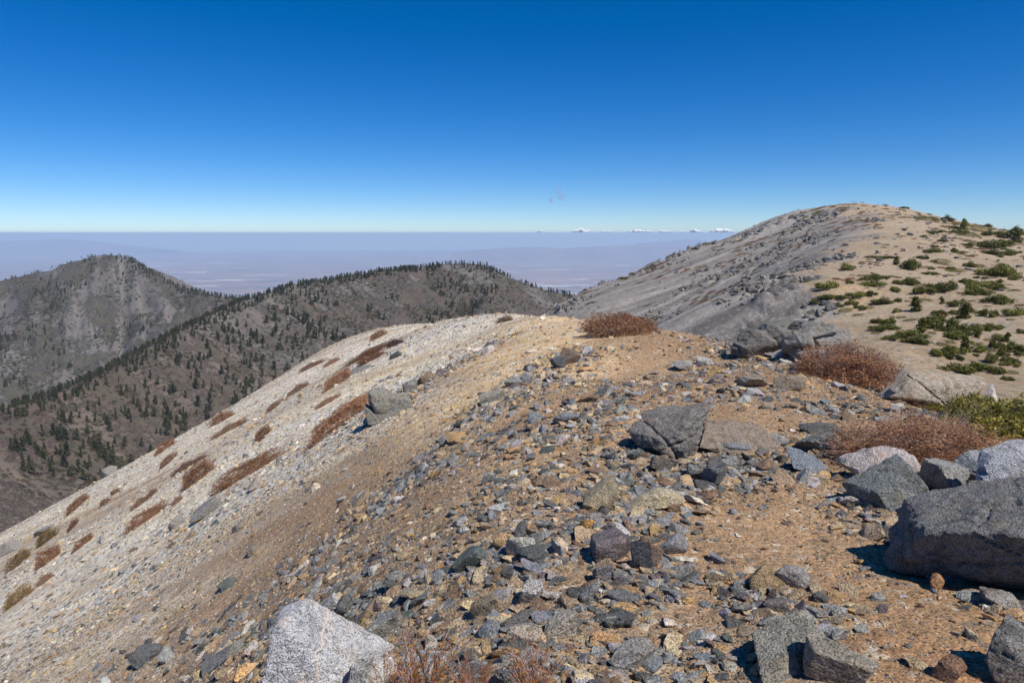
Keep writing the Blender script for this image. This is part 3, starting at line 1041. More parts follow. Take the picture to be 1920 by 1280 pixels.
boulder(425, 1212, 76, 18, 'long flat grey slab sliding down the scree', lin(158, 154, 146), 78, 0.5, 12, (0, -20), 3)
boulder(415, 1245, 104, 34, 'largest flat grey slab near the veined boulder', lin(140, 138, 134), 79, 0.5, 14, (0, -22), 4)
boulder(458, 1268, 42, 28, 'cream and orange stone beside the veined boulder', lin(224, 186, 136), 80, 0.8, 10, (0, -8), 3)
# --- boulders along the ridge
boulder(726, 786, 84, 74, 'large rounded grey boulder above a russet bush on the scree edge', lin(146, 142, 132), 81, 0.9, 0, (0, -8), 5, sink=0.12, rough=0.09, k=30, blocks=[(-0.25, 0, 0, 0.72, 0.8, 0.95), (0.35, 0.1, -0.2, 0.6, 0.7, 0.7), (0.6, -0.2, -0.5, 0.4, 0.5, 0.45), (-0.6, -0.3, -0.6, 0.4, 0.4, 0.4)])
boulder(772, 732, 34, 32, 'squarish grey block behind the large rounded boulder', lin(140, 138, 132), 82, 0.9, 15, (0, 0), 4)
boulder(800, 716, 34, 24, 'brown block at the end of the low wall of rocks', lin(136, 118, 100), 83, 0.8, 0, (0, 0), 3)
boulder(690, 795, 24, 20, 'small grey stone at the foot of the large rounded boulder', GREY, 84, 0.8, 0, (0, 0), 3)
boulder(915, 663, 26, 20, 'white quartz-like stone sitting alone on golden gravel', lin(224, 214, 204), 85, 0.8, 0, (0, 0), 3)
boulder(1068, 682, 36, 34, 'dark brown upright rock crowning the rock pile by the trail', lin(122, 106, 94), 86, 0.8, 20, (0, 12), 4)
boulder(1050, 690, 26, 30, 'dark grey rock beside the crowning rock of the pile', lin(98, 100, 102), 87, 0.8, 0, (0, -20), 4)
boulder(965, 722, 40, 26, 'grey block in the rock pile by the trail', lin(148, 146, 140), 88, 0.8, 10, (0, 0), 4)
boulder(988, 718, 26, 22, 'blue-grey block next to the grey block in the rock pile', BLUE, 89, 0.8, 40, (0, 0), 3)
boulder(925, 754, 46, 36, 'long grey rock at the low end of the rock pile by the trail', lin(144, 142, 132), 90, 0.6, 36, (0, -26), 4)
boulder(1068, 792, 46, 22, 'grey slab lying on bare soil between the rock pile and the knobbly boulder', lin(138, 140, 142), 91, 0.7, 0, (0, 0), 3)
boulder(1285, 692, 62, 16, 'flat pale grey slab on the flat short of the dark outcrop', lin(164, 162, 156), 92, 0.8, 0, (0, 0), 3)
boulder(1318, 686, 34, 20, 'pale angular stone beside the flat pale slab', LIGHT, 93, 0.8, 0, (0, 0), 3)
boulder(1410, 724, 66, 26, 'broad tan-grey rock before the dark outcrop', lin(156, 144, 128), 94, 0.8, 10, (0, 0), 4)
boulder(1478, 730, 60, 26, 'flat brown rock below the rounded russet bush', lin(150, 136, 118), 95, 0.8, -10, (0, 4), 4)
boulder(1410, 742, 36, 16, 'small squared grey stone in front of the broad tan-grey rock', LIGHT, 96, 0.8, 0, (0, 0), 3)
# --- the dark outcrop and the slabs by the edge
boulder(1455, 668, 150, 84, 'dark main mass of the cracked outcrop on the skyline of the flat', lin(124, 121, 116), 113, 0.7, -4, (0, 0), 5, sink=0.05, n=6, rough=0.09, k=60,
        blocks=[(-0.45, 0, -0.2, 0.6, 0.6, 0.6), (0.4, -0.1, -0.1, 0.62, 0.65, 0.62), (0.0, 0.1, 0.4, 0.5, 0.5, 0.42), (-0.75, -0.2, -0.5, 0.35, 0.4, 0.4), (0.6, 0.2, 0.5, 0.42, 0.5, 0.36)])
boulder(1525, 668, 150, 92, 'grey upper mass of the cracked outcrop beside the tall russet bush', lin(144, 140, 133), 112, 0.7, 4, (0, 2), 5, sink=0.0, n=6, rough=0.09, k=60,
        blocks=[(-0.4, 0, 0.1, 0.55, 0.6, 0.7), (0.35, 0, 0.0, 0.62, 0.6, 0.6), (0.1, -0.2, -0.5, 0.8, 0.6, 0.4), (0.1, 0.1, 0.55, 0.45, 0.5, 0.36)])
boulder(1546, 650, 44, 42, 'pale rounded knob at the end of the cracked outcrop', lin(170, 166, 158), 103, 0.9, 0, (0, 0), 4, sink=-0.15, k=12)
for _i, (_u, _v, _w, _h, _l) in enumerate([(1412, 664, 50, 40, 'dark broken block at the foot of the cracked outcrop'), (1392, 672, 40, 26, 'dark low stone beside the cracked outcrop foot'),
                                           (1470, 676, 54, 24, 'grey slab leaning at the base of the cracked outcrop')]):
    boulder(_u, _v, _w, _h, _l, [DARK, DARK, LIGHT][_i], 140 + _i, 0.8, _i * 35, (0, 8 - _i * 4), 4, sink=0.1, rough=0.09)
boulder(1634, 668, 130, 62, 'fissured grey slab behind the rounded russet bush', lin(158, 154, 146), 105, 0.7, -14, (0, 16), 4, sink=0.0, cracks=[((1, 0.1, 0.4), 0.1, 0.03, 0.12), ((1, 0.2, 0.9), -0.3, 0.03, 0.12)])
boulder(1720, 672, 96, 30, 'low layered grey ledge past the fissured slab', lin(138, 134, 128), 106, 0.7, -24, (0, 18), 4, steps=((0.2, 0, 1), 5, 0.2))
boulder(1738, 750, 118, 78, 'large pale slab with a sunlit tan end by the green shrub', lin(186, 172, 152), 107, 0.6, -20, (0, 20), 5, sink=0.12, n=5, cracks=[((0.6, 0.1, 1), 0.05, 0.03, 0.12), ((1, 0.1, 0.2), 0.3, 0.03, 0.1)])
boulder(1715, 752, 80, 26, 'brown slab jutting under the large pale slab', lin(150, 134, 116), 108, 0.6, -12, (0, 12), 4)
boulder(1846, 735, 64, 118, 'white pointed rock poking out of the green shrub', lin(214, 208, 200), 109, 0.7, 10, (0, 10), 4, sink=0.0, dist=8.6, planes=[(-0.8, -0.2, 0.5, 0.5), (0.75, -0.2, 0.55, 0.55), (0, -0.8, 0.4, 0.6), (0, 0.9, 0.3, 0.6), (0, 0, -1, 1), (0.1, -0.6, 0.8, 0.72)])
boulder(1842, 748, 40, 30, 'tilted white slab below the white pointed rock', lin(206, 198, 188), 110, 0.5, -30, (0, 34), 3, sink=-0.05)
# --- stones on the long slope
boulder(482, 915, 46, 34, 'pale pinkish block on the scree among russet bushes', lin(188, 176, 164), 121, 0.8, 0, (0, -14), 4)
boulder(390, 965, 60, 36, 'grey rock below the pale block on the scree', lin(146, 144, 140), 122, 0.8, 0, (0, -20), 4)
boulder(330, 990, 44, 26, 'smaller flat grey rock on the scree below the grey rock', lin(150, 148, 144), 123, 0.8, 0, (0, -24), 3)
boulder(450, 992, 34, 20, 'grey stone with a pale vein lying on tan scree', lin(154, 150, 142), 124, 0.8, 0, (0, -14), 3)
boulder(478, 1036, 32, 24, 'brown-grey stone lying on the tan foot of the scree', lin(140, 130, 118), 125, 0.8, 0, (0, -14), 3)
boulder(430, 1100, 40, 24, 'dark grey-green stone in a tan streak of the scree', lin(116, 120, 116), 126, 0.7, 10, (0, -20), 3)
boulder(205, 890, 30, 26, 'grey crag stone on the rim of the scree above the valley', lin(140, 138, 132), 127, 0.8, 0, (0, -14), 3)
boulder(18, 1036, 44, 30, 'largest grey crag stone on the rim of the scree', lin(150, 148, 142), 128, 0.8, 0, (0, -14), 4)
boulder(80, 1000, 40, 18, 'low grey crag stone on the rim of the scree', lin(144, 142, 136), 129, 0.8, 0, (0, -14), 3)
boulder(742, 670, 26, 14, 'dark rock at the head of the upper russet bushes', lin(104, 104, 104), 130, 0.8, 0, (0, -10), 3)
boulder(664, 700, 44, 12, 'low line of grey rock between two russet bushes', lin(140, 138, 134), 131, 0.7, 20, (0, -14), 3)
print('hero rocks', n_rocks)

# ------------------------------------------------------------------ prototypes and scattering
def proto_collection(name, meshes):
    c = bpy.data.collections.new(name)
    for i, me in enumerate(meshes):
        o = bpy.data.objects.new('%s_%02d' % (name, i), me)
        c.objects.link(o)
    return c


def scatter(name, xyz, rot, scl, idx, tint, coll, label=None):
    """one object of uncountable small pieces: each point carries its own turn, size, shape and colour"""
    n = len(xyz)
    me = bpy.data.meshes.new(name)
    me.vertices.add(n)
    me.vertices.foreach_set('co', np.asarray(xyz, np.float32).ravel())
    for an, kind, data, key in (('turn', 'FLOAT_VECTOR', rot, 'vector'), ('size', 'FLOAT_VECTOR', scl, 'vector'), ('tint', 'FLOAT_COLOR', tint, 'color')):
        a = me.attributes.new(an, kind, 'POINT')
        a.data.foreach_set(key, np.asarray(data, np.float32).ravel())
    a = me.attributes.new('pick', 'INT', 'POINT')
    a.data.foreach_set('value', np.asarray(idx, np.int32))
    o = link(name, me)
    g = bpy.data.node_groups.new(name + '_nodes', 'GeometryNodeTree')
    g.interface.new_socket('Geometry', in_out='INPUT', socket_type='NodeSocketGeometry')
    g.interface.new_socket('Geometry', in_out='OUTPUT', socket_type='NodeSocketGeometry')
    N, L = g.nodes, g.links
    gi, go = N.new('NodeGroupInput'), N.new('NodeGroupOutput')
    iop = N.new('GeometryNodeInstanceOnPoints')
    ci = N.new('GeometryNodeCollectionInfo')
    ci.inputs['Collection'].default_value = coll
    ci.inputs['Separate Children'].default_value = True
    ci.inputs['Reset Children'].default_value = True
    iop.inputs['Pick Instance'].default_value = True

    def named(nm, dt):
        q = N.new('GeometryNodeInputNamedAttribute')
        q.data_type = dt
        q.inputs['Name'].default_value = nm
        return q.outputs[0]
    e2r = N.new('FunctionNodeEulerToRotation')
    L.new(named('turn', 'FLOAT_VECTOR'), e2r.inputs[0])
    L.new(gi.outputs[0], iop.inputs['Points'])
    L.new(ci.outputs[0], iop.inputs['Instance'])
    L.new(named('pick', 'INT'), iop.inputs['Instance Index'])
    L.new(e2r.outputs[0], iop.inputs['Rotation'])
    L.new(named('size', 'FLOAT_VECTOR'), iop.inputs['Scale'])
    L.new(iop.outputs[0], go.inputs[0])
    md = o.modifiers.new('scatter', 'NODES')
    md.node_group = g
    tag(o, label=label, kind='stuff')
    return o


def hull_stone(seed, n, flat, mat):
    rg = np.random.RandomState(seed)
    p = rg.normal(size=(n, 3))
    p /= np.linalg.norm(p, axis=1)[:, None]
    p *= rg.uniform(0.75, 1.0, (n, 1)) * np.array([1, rg.uniform(0.6, 0.9), flat * rg.uniform(0.7, 1.2)])[None]
    b = bmesh.new()
    for q in p:
        b.verts.new(q)
    r = bmesh.ops.convex_hull(b, input=b.verts)
    bmesh.ops.delete(b, geom=[q for q in r['geom_interior'] if isinstance(q, bmesh.types.BMVert)], context='VERTS')
    me = bpy.data.meshes.new('stone')
    b.to_mesh(me)
    b.free()
    me.materials.append(mat)
    return me


def stone_mesh(seed, mat):
    rg = np.random.RandomState(seed)
    v, f = rock_shape(seed, 3, (1, rg.uniform(0.6, 0.95), rg.uniform(0.28, 0.7)), n=4, k=80, rough=0.06)
    return mesh_from('stone', v, f, mat, False)


RG = np.random.RandomState(7)
# bands of rubble, traced on the ground: (polyline in photo pixels, half width in metres, strength)
BANDS = [([(600, 1170), (760, 1130), (900, 1060), (1100, 1000), (1250, 910), (1400, 880)], 0.42, 1.0),
         ([(720, 1220), (900, 1200), (1050, 1160), (1250, 1060)], 0.30, 0.7), ([(1400, 1110), (1480, 1180), (1560, 1170)], 0.2, 0.8),
         ([(900, 1260), (1100, 1250), (1300, 1230)], 0.22, 0.8),
         ([(1060, 800), (1180, 735), (1330, 700), (1480, 690)], 0.9, 0.65), ([(1350, 740), (1500, 750), (1700, 775), (1880, 800)], 0.55, 1.0),
         ([(1330, 830), (1420, 840), (1560, 835)], 0.25, 0.7), ([(620, 1010), (760, 900), (900, 800), (1000, 720), (1080, 670)], 0.8, 0.85),
         ([(700, 790), (790, 720), (880, 670), (930, 640)], 0.7, 1.0), ([(380, 1260), (480, 1180), (620, 1120)], 0.5, 0.6), ([(1620, 960), (1760, 1060), (1900, 1150)], 0.22, 0.6),
         ([(1380, 650), (1480, 690), (1560, 700)], 0.9, 0.8), ([(240, 1240), (330, 1220), (420, 1180)], 0.5, 0.5), ([(900, 980), (1000, 900), (1100, 870), (1240, 850)], 0.4, 0.45)]
band_seg = []
for pl, w, s in BANDS:
    P = [ground_hit(*q) for q in pl]
    P = [q for q in P if q]
    for a, b in zip(P[:-1], P[1:]):
        band_seg.append((a[0], a[1], b[0], b[1], w, s))


def rubble_amount(x, y):
    out = np.zeros(np.shape(x))
    for x0, y0, x1, y1, w, s in band_seg:
        dx, dy = x1 - x0, y1 - y0
        t = np.clip(((x - x0) * dx + (y - y0) * dy) / (dx * dx + dy * dy + 1e-9), 0, 1)
        d = np.hypot(x - x0 - t * dx, y - y0 - t * dy)
        out = np.maximum(out, s * np.exp(-(d / w) ** 2))
    n = fbm(x * 1.6, y * 1.6, 0, 301, 3)
    return np.clip(out * (1 + 0.9 * n), 0, 1)


def normals_euler(x, y, zf, yaw, jit):
    """turn of a stone that lies on the slope, jittered"""
    e = 0.02 + 0.012 * np.hypot(x, y) if zf is gz_fast else 1.0
    gx = (zf(x + e, y) - zf(x - e, y)) / (2 * e)
    gy = (zf(x, y + e) - zf(x, y - e)) / (2 * e)
    out = np.zeros((len(x), 3))
    # small-angle composition: tilt so that local z follows the slope, after a spin by yaw
    cy, sy = np.cos(yaw), np.sin(yaw)
    lx = gx * cy + gy * sy
    ly = -gx * sy + gy * cy
    out[:, 0] = np.arctan(ly) + jit[:, 0]
    out[:, 1] = -np.arctan(lx) + jit[:, 1]
    out[:, 2] = yaw
    return out


PAL = np.array([GREY, LIGHT, DARK, BLUE, TAN, OCHRE, CREAM, PURPLE, BROWN, GREEN, lin(232, 222, 204), lin(196, 186, 170)])
MIX_RUBBLE = np.array([.26, .10, .17, .12, .13, .04, .03, .03, .08, .04, 0, 0])
MIX_SOIL = np.array([.12, .06, .08, .04, .26, .12, .12, .02, .12, .02, .02, .02])
MIX_PALE = np.array([.12, .16, .06, .06, .10, .03, .18, .0, .02, .03, .14, .10])
MIX_GOLD = np.array([.06, .06, .03, .02, .18, .22, .28, 0, .02, 0, .08, .05])


def pick_tints(x, y):
    rb, pl, gd = rubble_amount(x, y), pale_amount(x, y), gold_amount(x, y)
    W = MIX_SOIL[None] * np.ones((len(x), 1))
    W = W * (1 - pl[:, None]) + MIX_PALE[None] * pl[:, None]
    W = W * (1 - gd[:, None]) + MIX_GOLD[None] * gd[:, None]
    rb = (rb * (1 - 0.6 * pl))[:, None]
    W = W * (1 - rb) + MIX_RUBBLE[None] * rb
    Wc = np.cumsum(W / W.sum(1)[:, None], 1)
    i = (RG.rand(len(x), 1) > Wc).sum(1).clip(0, len(PAL) - 1)
    t = PAL[i].copy()
    t[:, :3] *= RG.uniform(0.78, 1.18, (len(x), 1)) * RG.uniform(0.96, 1.04, (len(x), 3))
    return t, i


HS = np.array(hero_spots)


def clear_of_heroes(x, y, f=0.75):
    ok = np.ones(len(x), bool)
    for hx, hy, r in HS:
        ok &= np.hypot(x - hx, y - hy) > r * f
    return ok


# --- stones that can be told apart, each its own object
N_IND = 300 - n_rocks
STONE_H = [(lambda r: (r.uniform(0.6, 0.95), r.uniform(0.28, 0.7))[1])(np.random.RandomState(400 + i)) for i in range(18)]
stone_protos = [stone_mesh(400 + i, M_rock) for i in range(18)]
cu = RG.uniform(0, 1920, 9000)
cv = RG.uniform(640, 1290, 9000)
cx, cyy, ok = ground_hits(cu, cv)
ok &= (cyy < 24) & (rubble_amount(cx, cyy) > RG.uniform(0.1, 1.0, len(cx))) & clear_of_heroes(cx, cyy, 1.05)
cx, cyy = cx[ok], cyy[ok]
placed = []
WORDS = ['grey', 'pale grey', 'dark grey', 'blue-grey', 'tan', 'ochre', 'cream', 'purple-grey', 'brown', 'grey-green', 'whitish', 'buff']
for x, y in zip(cx, cyy):
    if len(placed) >= N_IND:
        break
    size = math.exp(RG.uniform(math.log(0.045), math.log(0.13))) * (0.75 + 0.045 * y)
    if any((x - a) ** 2 + (y - b) ** 2 < (0.62 * (size + c)) ** 2 for a, b, c in placed):
        continue
    placed.append((x, y, size))
px_, py_, ps_ = (np.array(q) for q in zip(*placed))
tn, ti = pick_tints(px_, py_)
yaw = RG.uniform(0, 6.28, len(px_))
rt = normals_euler(px_, py_, gz_fast, yaw, RG.normal(size=(len(px_), 2)) * 0.28)
gz = gz_fast(px_, py_)
for i in range(len(px_)):
    pi = RG.randint(18)
    o = link('stone', stone_protos[pi], None, (px_[i], py_[i], gz[i] + ps_[i] * 0.12), rt[i], (ps_[i] * 0.5 * 1.1,) * 3)
    o.color = tn[i]
    w = ('large ' if ps_[i] > 0.13 else ('small ' if ps_[i] < 0.075 else '')) + ('flat ' if STONE_H[pi] < 0.48 else 'blocky ') + WORDS[ti[i]]
    place = 'on the rubble strewn ridge top' if px_[i] > -2.2 else 'partway down the scree side of the ridge'
    tag(o, '%s angular loose stone lying %s' % (w, place), 'stone', '%s loose stones %s' % (w, place))
placed_xy = np.stack([px_, py_, ps_ * 0.5], 1)

# --- gravel and rubble that nobody could count
peb = [hull_stone(500 + i, 11, 0.55, M_rock_i) for i in range(14)] + [hull_stone(530 + i, 16, 0.5, M_rock_i) for i in range(6)]
C_peb = proto_collection('pebble_shapes', peb)
chunk = [stone_mesh(560 + i, M_rock_i) for i in range(10)]
C_chunk = proto_collection('chunk_shapes', chunk)


def sector(n, r0, r1, half=50):
    r = np.sqrt(RG.uniform(r0 * r0, r1 * r1, n))
    a = np.radians(RG.uniform(-half, half, n))
    return r * np.sin(a), r * np.cos(a)


def gravel(name, tiers, coll, nshape, label):
    X, Y, S = [], [], []
    for n, r0, r1, s0, s1, keep in tiers:
        x, y = sector(n, r0, r1)
        q = RG.rand(n) < keep(x, y)
        x, y = x[q], y[q]
        s = np.exp(RG.uniform(math.log(s0), math.log(s1), len(x)))
        X.append(x), Y.append(y), S.append(s)
    x, y, s = np.concatenate(X), np.concatenate(Y), np.concatenate(S)
    ok = clear_of_heroes(x, y, 0.6)
    x, y, s = x[ok], y[ok], s[ok]
    t, _ = pick_tints(x, y)
    yaw = RG.uniform(0, 6.28, len(x))
    rot = normals_euler(x, y, gz_fast, yaw, RG.normal(size=(len(x), 2)) * 0.3)
    scl = s[:, None] * 0.5 * RG.uniform(0.75, 1.3, (len(x), 3))
    z = gz_fast(x, y) + s * (0.05 if name == 'rubble' else 0.06)
    print(name, len(x))
    return scatter(name, np.stack([x, y, z], 1), rot, scl, RG.randint(0, nshape, len(x)), t, coll, label)


k_all = lambda b, r, p: (lambda x, y: np.clip(b + r * rubble_amount(x, y) + p * pale_amount(x, y) - 0.7 * b * soil_amount(x, y), 0, 1))
gravel('gravel', [(125000, 1.6, 6.0, 0.007, 0.024, k_all(.55, .45, .2)), (168000, 4.5, 15, 0.018, 0.048, k_all(.34, .5, .5)), (150000, 12, 62, 0.045, 0.13, k_all(.14, .4, .7)),
                  (14000, 1.6, 10, 0.025, 0.05, k_all(.15, .8, .3))], C_peb, len(peb), 'loose tan and grey gravel covering the ridge')
gravel('rubble', [(26000, 1.8, 7, 0.028, 0.08, k_all(.05, .9, .12)), (26000, 5, 20, 0.045, 0.14, k_all(.06, .9, .16)), (22000, 15, 62, 0.09, 0.26, k_all(.06, .5, .22)),
                  (7500, 2.2, 8, 0.06, 0.15, lambda x, y: np.clip(0.75 * rubble_amount(x, y) ** 1.6, 0, 1)), (4400, 6, 24, 0.10, 0.26, lambda x, y: np.clip(0.6 * rubble_amount(x, y) ** 1.6, 0, 1))],
       C_chunk, len(chunk), 'broken grey and tan rubble strewn in bands over the ridge')


# ------------------------------------------------------------------ bushes
def leaf_tris(P, N, size, rg, asp=0.5):
    """one small pointed leaf (triangle) at each point P, facing roughly N"""
    n = len(P)
    N = N / (np.linalg.norm(N, axis=1)[:, None] + 1e-9)
    a = rg.normal(size=(n, 3))
    a -= (a * N).sum(1)[:, None] * N
    a /= np.linalg.norm(a, axis=1)[:, None]
    b = np.cross(N, a)
    s = size * rg.uniform(0.6, 1.4, (n, 1))
    v = np.stack([P - a * s * asp, P + a * s * asp, P + b * s * 1.5], 1).reshape(-1, 3)
    return v, np.arange(n * 3).reshape(-1, 3)


def sticks(A, B, r0, r1):
    """thin tapering three-sided twigs from A to B"""
    n = len(A)
    d = B - A
    d /= np.linalg.norm(d, axis=1)[:, None] + 1e-9
    u = np.cross(d, np.array([[0.3, 0.5, 0.8]]))
    u /= np.linalg.norm(u, axis=1)[:, None] + 1e-9
    w = np.cross(d, u)
    V = []
    for P, r in ((A, r0), (B, r1)):
        for q in range(3):
            c, s = math.cos(q * 2.094), math.sin(q * 2.094)
            V.append(P + (u * c + w * s) * r)
    V = np.stack(V, 1)
    base = np.arange(n)[:, None, None] * 6
    f = np.array([[0, 1, 4, 3], [1, 2, 5, 4], [2, 0, 3, 5]])[None] + base
    return V.reshape(-1, 3), f.reshape(-1, 4)


M_buck = mat_leaf('dry_russet_leaves', [lin(108, 74, 56), lin(146, 102, 74), lin(168, 124, 92), lin(190, 156, 126)], 0.85, 0.2)
M_buck2 = mat_leaf('dull_brown_leaves', [lin(104, 80, 66), lin(132, 102, 84), lin(150, 118, 96), lin(168, 138, 114)], 0.85, 0.2)
M_rust = mat_leaf('rusty_yellow_leaves', [lin(140, 66, 22), lin(172, 92, 30), lin(186, 120, 40), lin(190, 148, 58)], 0.8, 0.3)
M_manz = mat_leaf('olive_leaves', [lin(70, 74, 32), lin(98, 98, 42), lin(124, 118, 50), lin(160, 142, 66)], 0.55, 0.25)
M_pine = mat_leaf('pine_needles', [lin(52, 54, 38), lin(70, 72, 48), lin(86, 86, 58), lin(104, 100, 70)], 0.7, 0.15)
M_krum = mat_leaf('shrub_pine_needles', [lin(66, 70, 32), lin(92, 94, 42), lin(114, 114, 54), lin(136, 132, 70)], 0.7, 0.15)
M_mat = mat_leaf('mat_leaves', [lin(84, 84, 40), lin(104, 102, 50), lin(122, 116, 60), lin(138, 126, 72)], 0.75, 0.15)
M_twig = mat_plain('grey_twigs', lin(164, 144, 138), 0.85, 20, 0.3)
M_bark = mat_plain('bark', lin(104, 88, 74), 0.9, 2, 0.35)


def mound(seed, n, leaf, lumps=0.28, shell=0.55):
    """points and outward directions in a lumpy half dome of unit half width and height"""
    rg = np.random.RandomState(seed)
    d = rg.normal(size=(n, 3))
    d[:, 2] = np.abs(d[:, 2])
    d /= np.linalg.norm(d, axis=1)[:, None]
    rad = 1 + lumps * 1.6 * fbm(d[:, 0] * 2.6 + seed, d[:, 1] * 2.6, d[:, 2] * 2.6, seed, 3)
    rr = shell + (1 - shell) * np.sqrt(rg.rand(n))
    P = d * (rad * rr)[:, None]
    return P, d, rg, rr


def bush_meshes(seed, n, leaf, mat, twig_n=120, twig_r=0.006, lumps=0.28, erect=0.5):
    P, d, rg, rr = mound(seed, n, leaf, lumps)
    N = d * erect + rg.normal(size=P.shape) * 0.8
    v, f = leaf_tris(P, N, leaf, rg)
    shade = np.repeat(np.clip(0.5 + 0.9 * fbm(P[:, 0] * 4, P[:, 1] * 4, P[:, 2] * 4, seed + 1, 3) + rg.normal(size=n) * 0.3, 0, 1), 3)
    fol = mesh_from('foliage', v, f, mat, False, {'leaf': ('FLOAT', shade)})
    T, td, rg2, _ = mound(seed + 50, twig_n, leaf, lumps, 0.85)
    A = T * np.array([0.25, 0.25, 0.0]) + np.array([0, 0, 0.02])
    sv, sf = sticks(A, T * 1.04, twig_r, twig_r * 0.35)
    tw = mesh_from('twigs', sv, sf, M_twig, False)
    return fol, tw


def bush(name, u, vb, wpx, hpx, meshes, label, cat='bush', group=None, depth=0.9, yaw=0.0, zf=None, parts=True, lean=0.0):
    g = ground_hit(u, vb)
    while g is None:
        vb += 2
        g = ground_hit(u, vb)
    px = (g[1] * CP + (CAM_H - g[2]) * SP) / FPX
    W, H = wpx * px / 2, hpx * px
    d = Vector((g[0], g[1], 0)).normalized()
    x, y = g[0] + d.x * W * depth * 0.5, g[1] + d.y * W * depth * 0.5
    z = float(ground_z(x, y))
    o = link(name, None, None, (x, y, z - 0.05 * H), (0, lean, yaw))
    for nm, me in zip(('foliage', 'twigs'), meshes):
        link(nm, me, o, (0, 0, 0), (0, 0, 0), (W, W * depth, H))
    tag(o, label, cat, group)
    return o


B_big = bush_meshes(601, 24000, 0.024, M_buck, 900, 0.0042, 0.45)
B_low = bush_meshes(602, 30000, 0.020, M_buck, 1100, 0.0030, 0.36)
B_far = bush_meshes(603, 12000, 0.03, M_buck, 150, 0.006, 0.16)
B_dull = bush_meshes(604, 9000, 0.03, M_buck2, 300, 0.006, 0.26)
B_green = bush_meshes(605, 9000, 0.045, M_manz, 200, 0.006, 0.5)
bush('russet_bush', 1165, 626, 150, 40, B_far, 'smooth domed russet bush on the skyline of the golden gravel', 'bush', depth=0.7)
bush('russet_bush', 1582, 716, 195, 70, B_big, 'tall rounded russet bush in front of the cracked outcrop', 'bush', depth=0.7)
bush('russet_bush', 1715, 868, 345, 72, B_low, 'wide low russet bush with grey twigs behind the huge boulder', 'bush', depth=0.55)
bush('brown_bush', 1730, 688, 80, 24, B_dull, 'small dull brown bush between the fissured slab and the pale slab', 'bush', depth=0.7)
bush('brown_bush', 1778, 708, 40, 22, B_dull, 'tiny dull brown bush at the edge of the green shrub', 'bush', depth=0.7)
bush('green_shrub', 1885, 766, 210, 82, B_green, 'broad olive green shrub with yellowing leaves over the ridge edge', 'shrub', depth=0.6)
bush('green_shrub', 1822, 758, 110, 66, B_green, 'olive green shrub round the white pointed rock', 'shrub', depth=0.6, yaw=1.0)
bush('green_shrub', 1760, 694, 70, 20, B_green, 'low olive green sprig above the large pale slab', 'shrub', depth=0.6, yaw=2.0)
bush('green_shrub', 1688, 664, 46, 16, B_green, 'little olive green sprig beside the tall russet bush', 'shrub', depth=0.6, yaw=3.0)


def wispy_meshes(seed, stems, mat):
    """an open tuft of arching twigs set with tiny leaves"""
    rg = np.random.RandomState(seed)
    A, B, L = [], [], []
    for i in range(stems):
        a = rg.uniform(0, 6.28)
        out = rg.uniform(0.2, 1.0)
        p = np.array([math.cos(a), math.sin(a), 0]) * 0.15 * rg.rand()
        d = np.array([math.cos(a) * out, math.sin(a) * out, 1.2])
        L0 = rg.uniform(0.5, 1.0)
        for s in range(5):
            q = p + d / np.linalg.norm(d) * L0 / 5
            A.append(p), B.append(q)
            for _ in range(9):
                L.append(p + (q - p) * rg.rand() + rg.normal(size=3) * 0.025)
            p = q
            d = d + np.array([math.cos(a) * 0.12, math.sin(a) * 0.12, -0.1]) + rg.normal(size=3) * 0.22
    L = np.array(L)
    v, f = leaf_tris(L, rg.normal(size=L.shape), 0.022, rg, 0.45)
    sh = np.repeat(rg.rand(len(L)), 3)
    fol = mesh_from('foliage', v, f, mat, False, {'leaf': ('FLOAT', sh)})
    sv, sf = sticks(np.array(A), np.array(B), 0.006, 0.004)
    return fol, mesh_from('twigs', sv, sf, M_twig, False)


W_a, W_b = wispy_meshes(611, 46, M_rust), wispy_meshes(612, 60, M_rust)
bush('rusty_twig_bush', 790, 1350, 220, 250, W_a, 'open rusty orange twig bush in front of the veined boulder', 'bush', depth=0.9)
bush('rusty_twig_bush', 1000, 1345, 190, 170, W_b, 'open rusty orange twig bush around the white streaked dark rock', 'bush', depth=0.9)
bush('rusty_twig_bush', 890, 1345, 150, 150, W_b, 'short rusty twig bush between the notched block and the streaked rock', 'bush', depth=0.9, yaw=2.0)
bush('rusty_twig_bush', 725, 1350, 120, 190, W_a, 'thin rusty sprig beside the veined boulder', 'bush', depth=0.9, yaw=1.2)

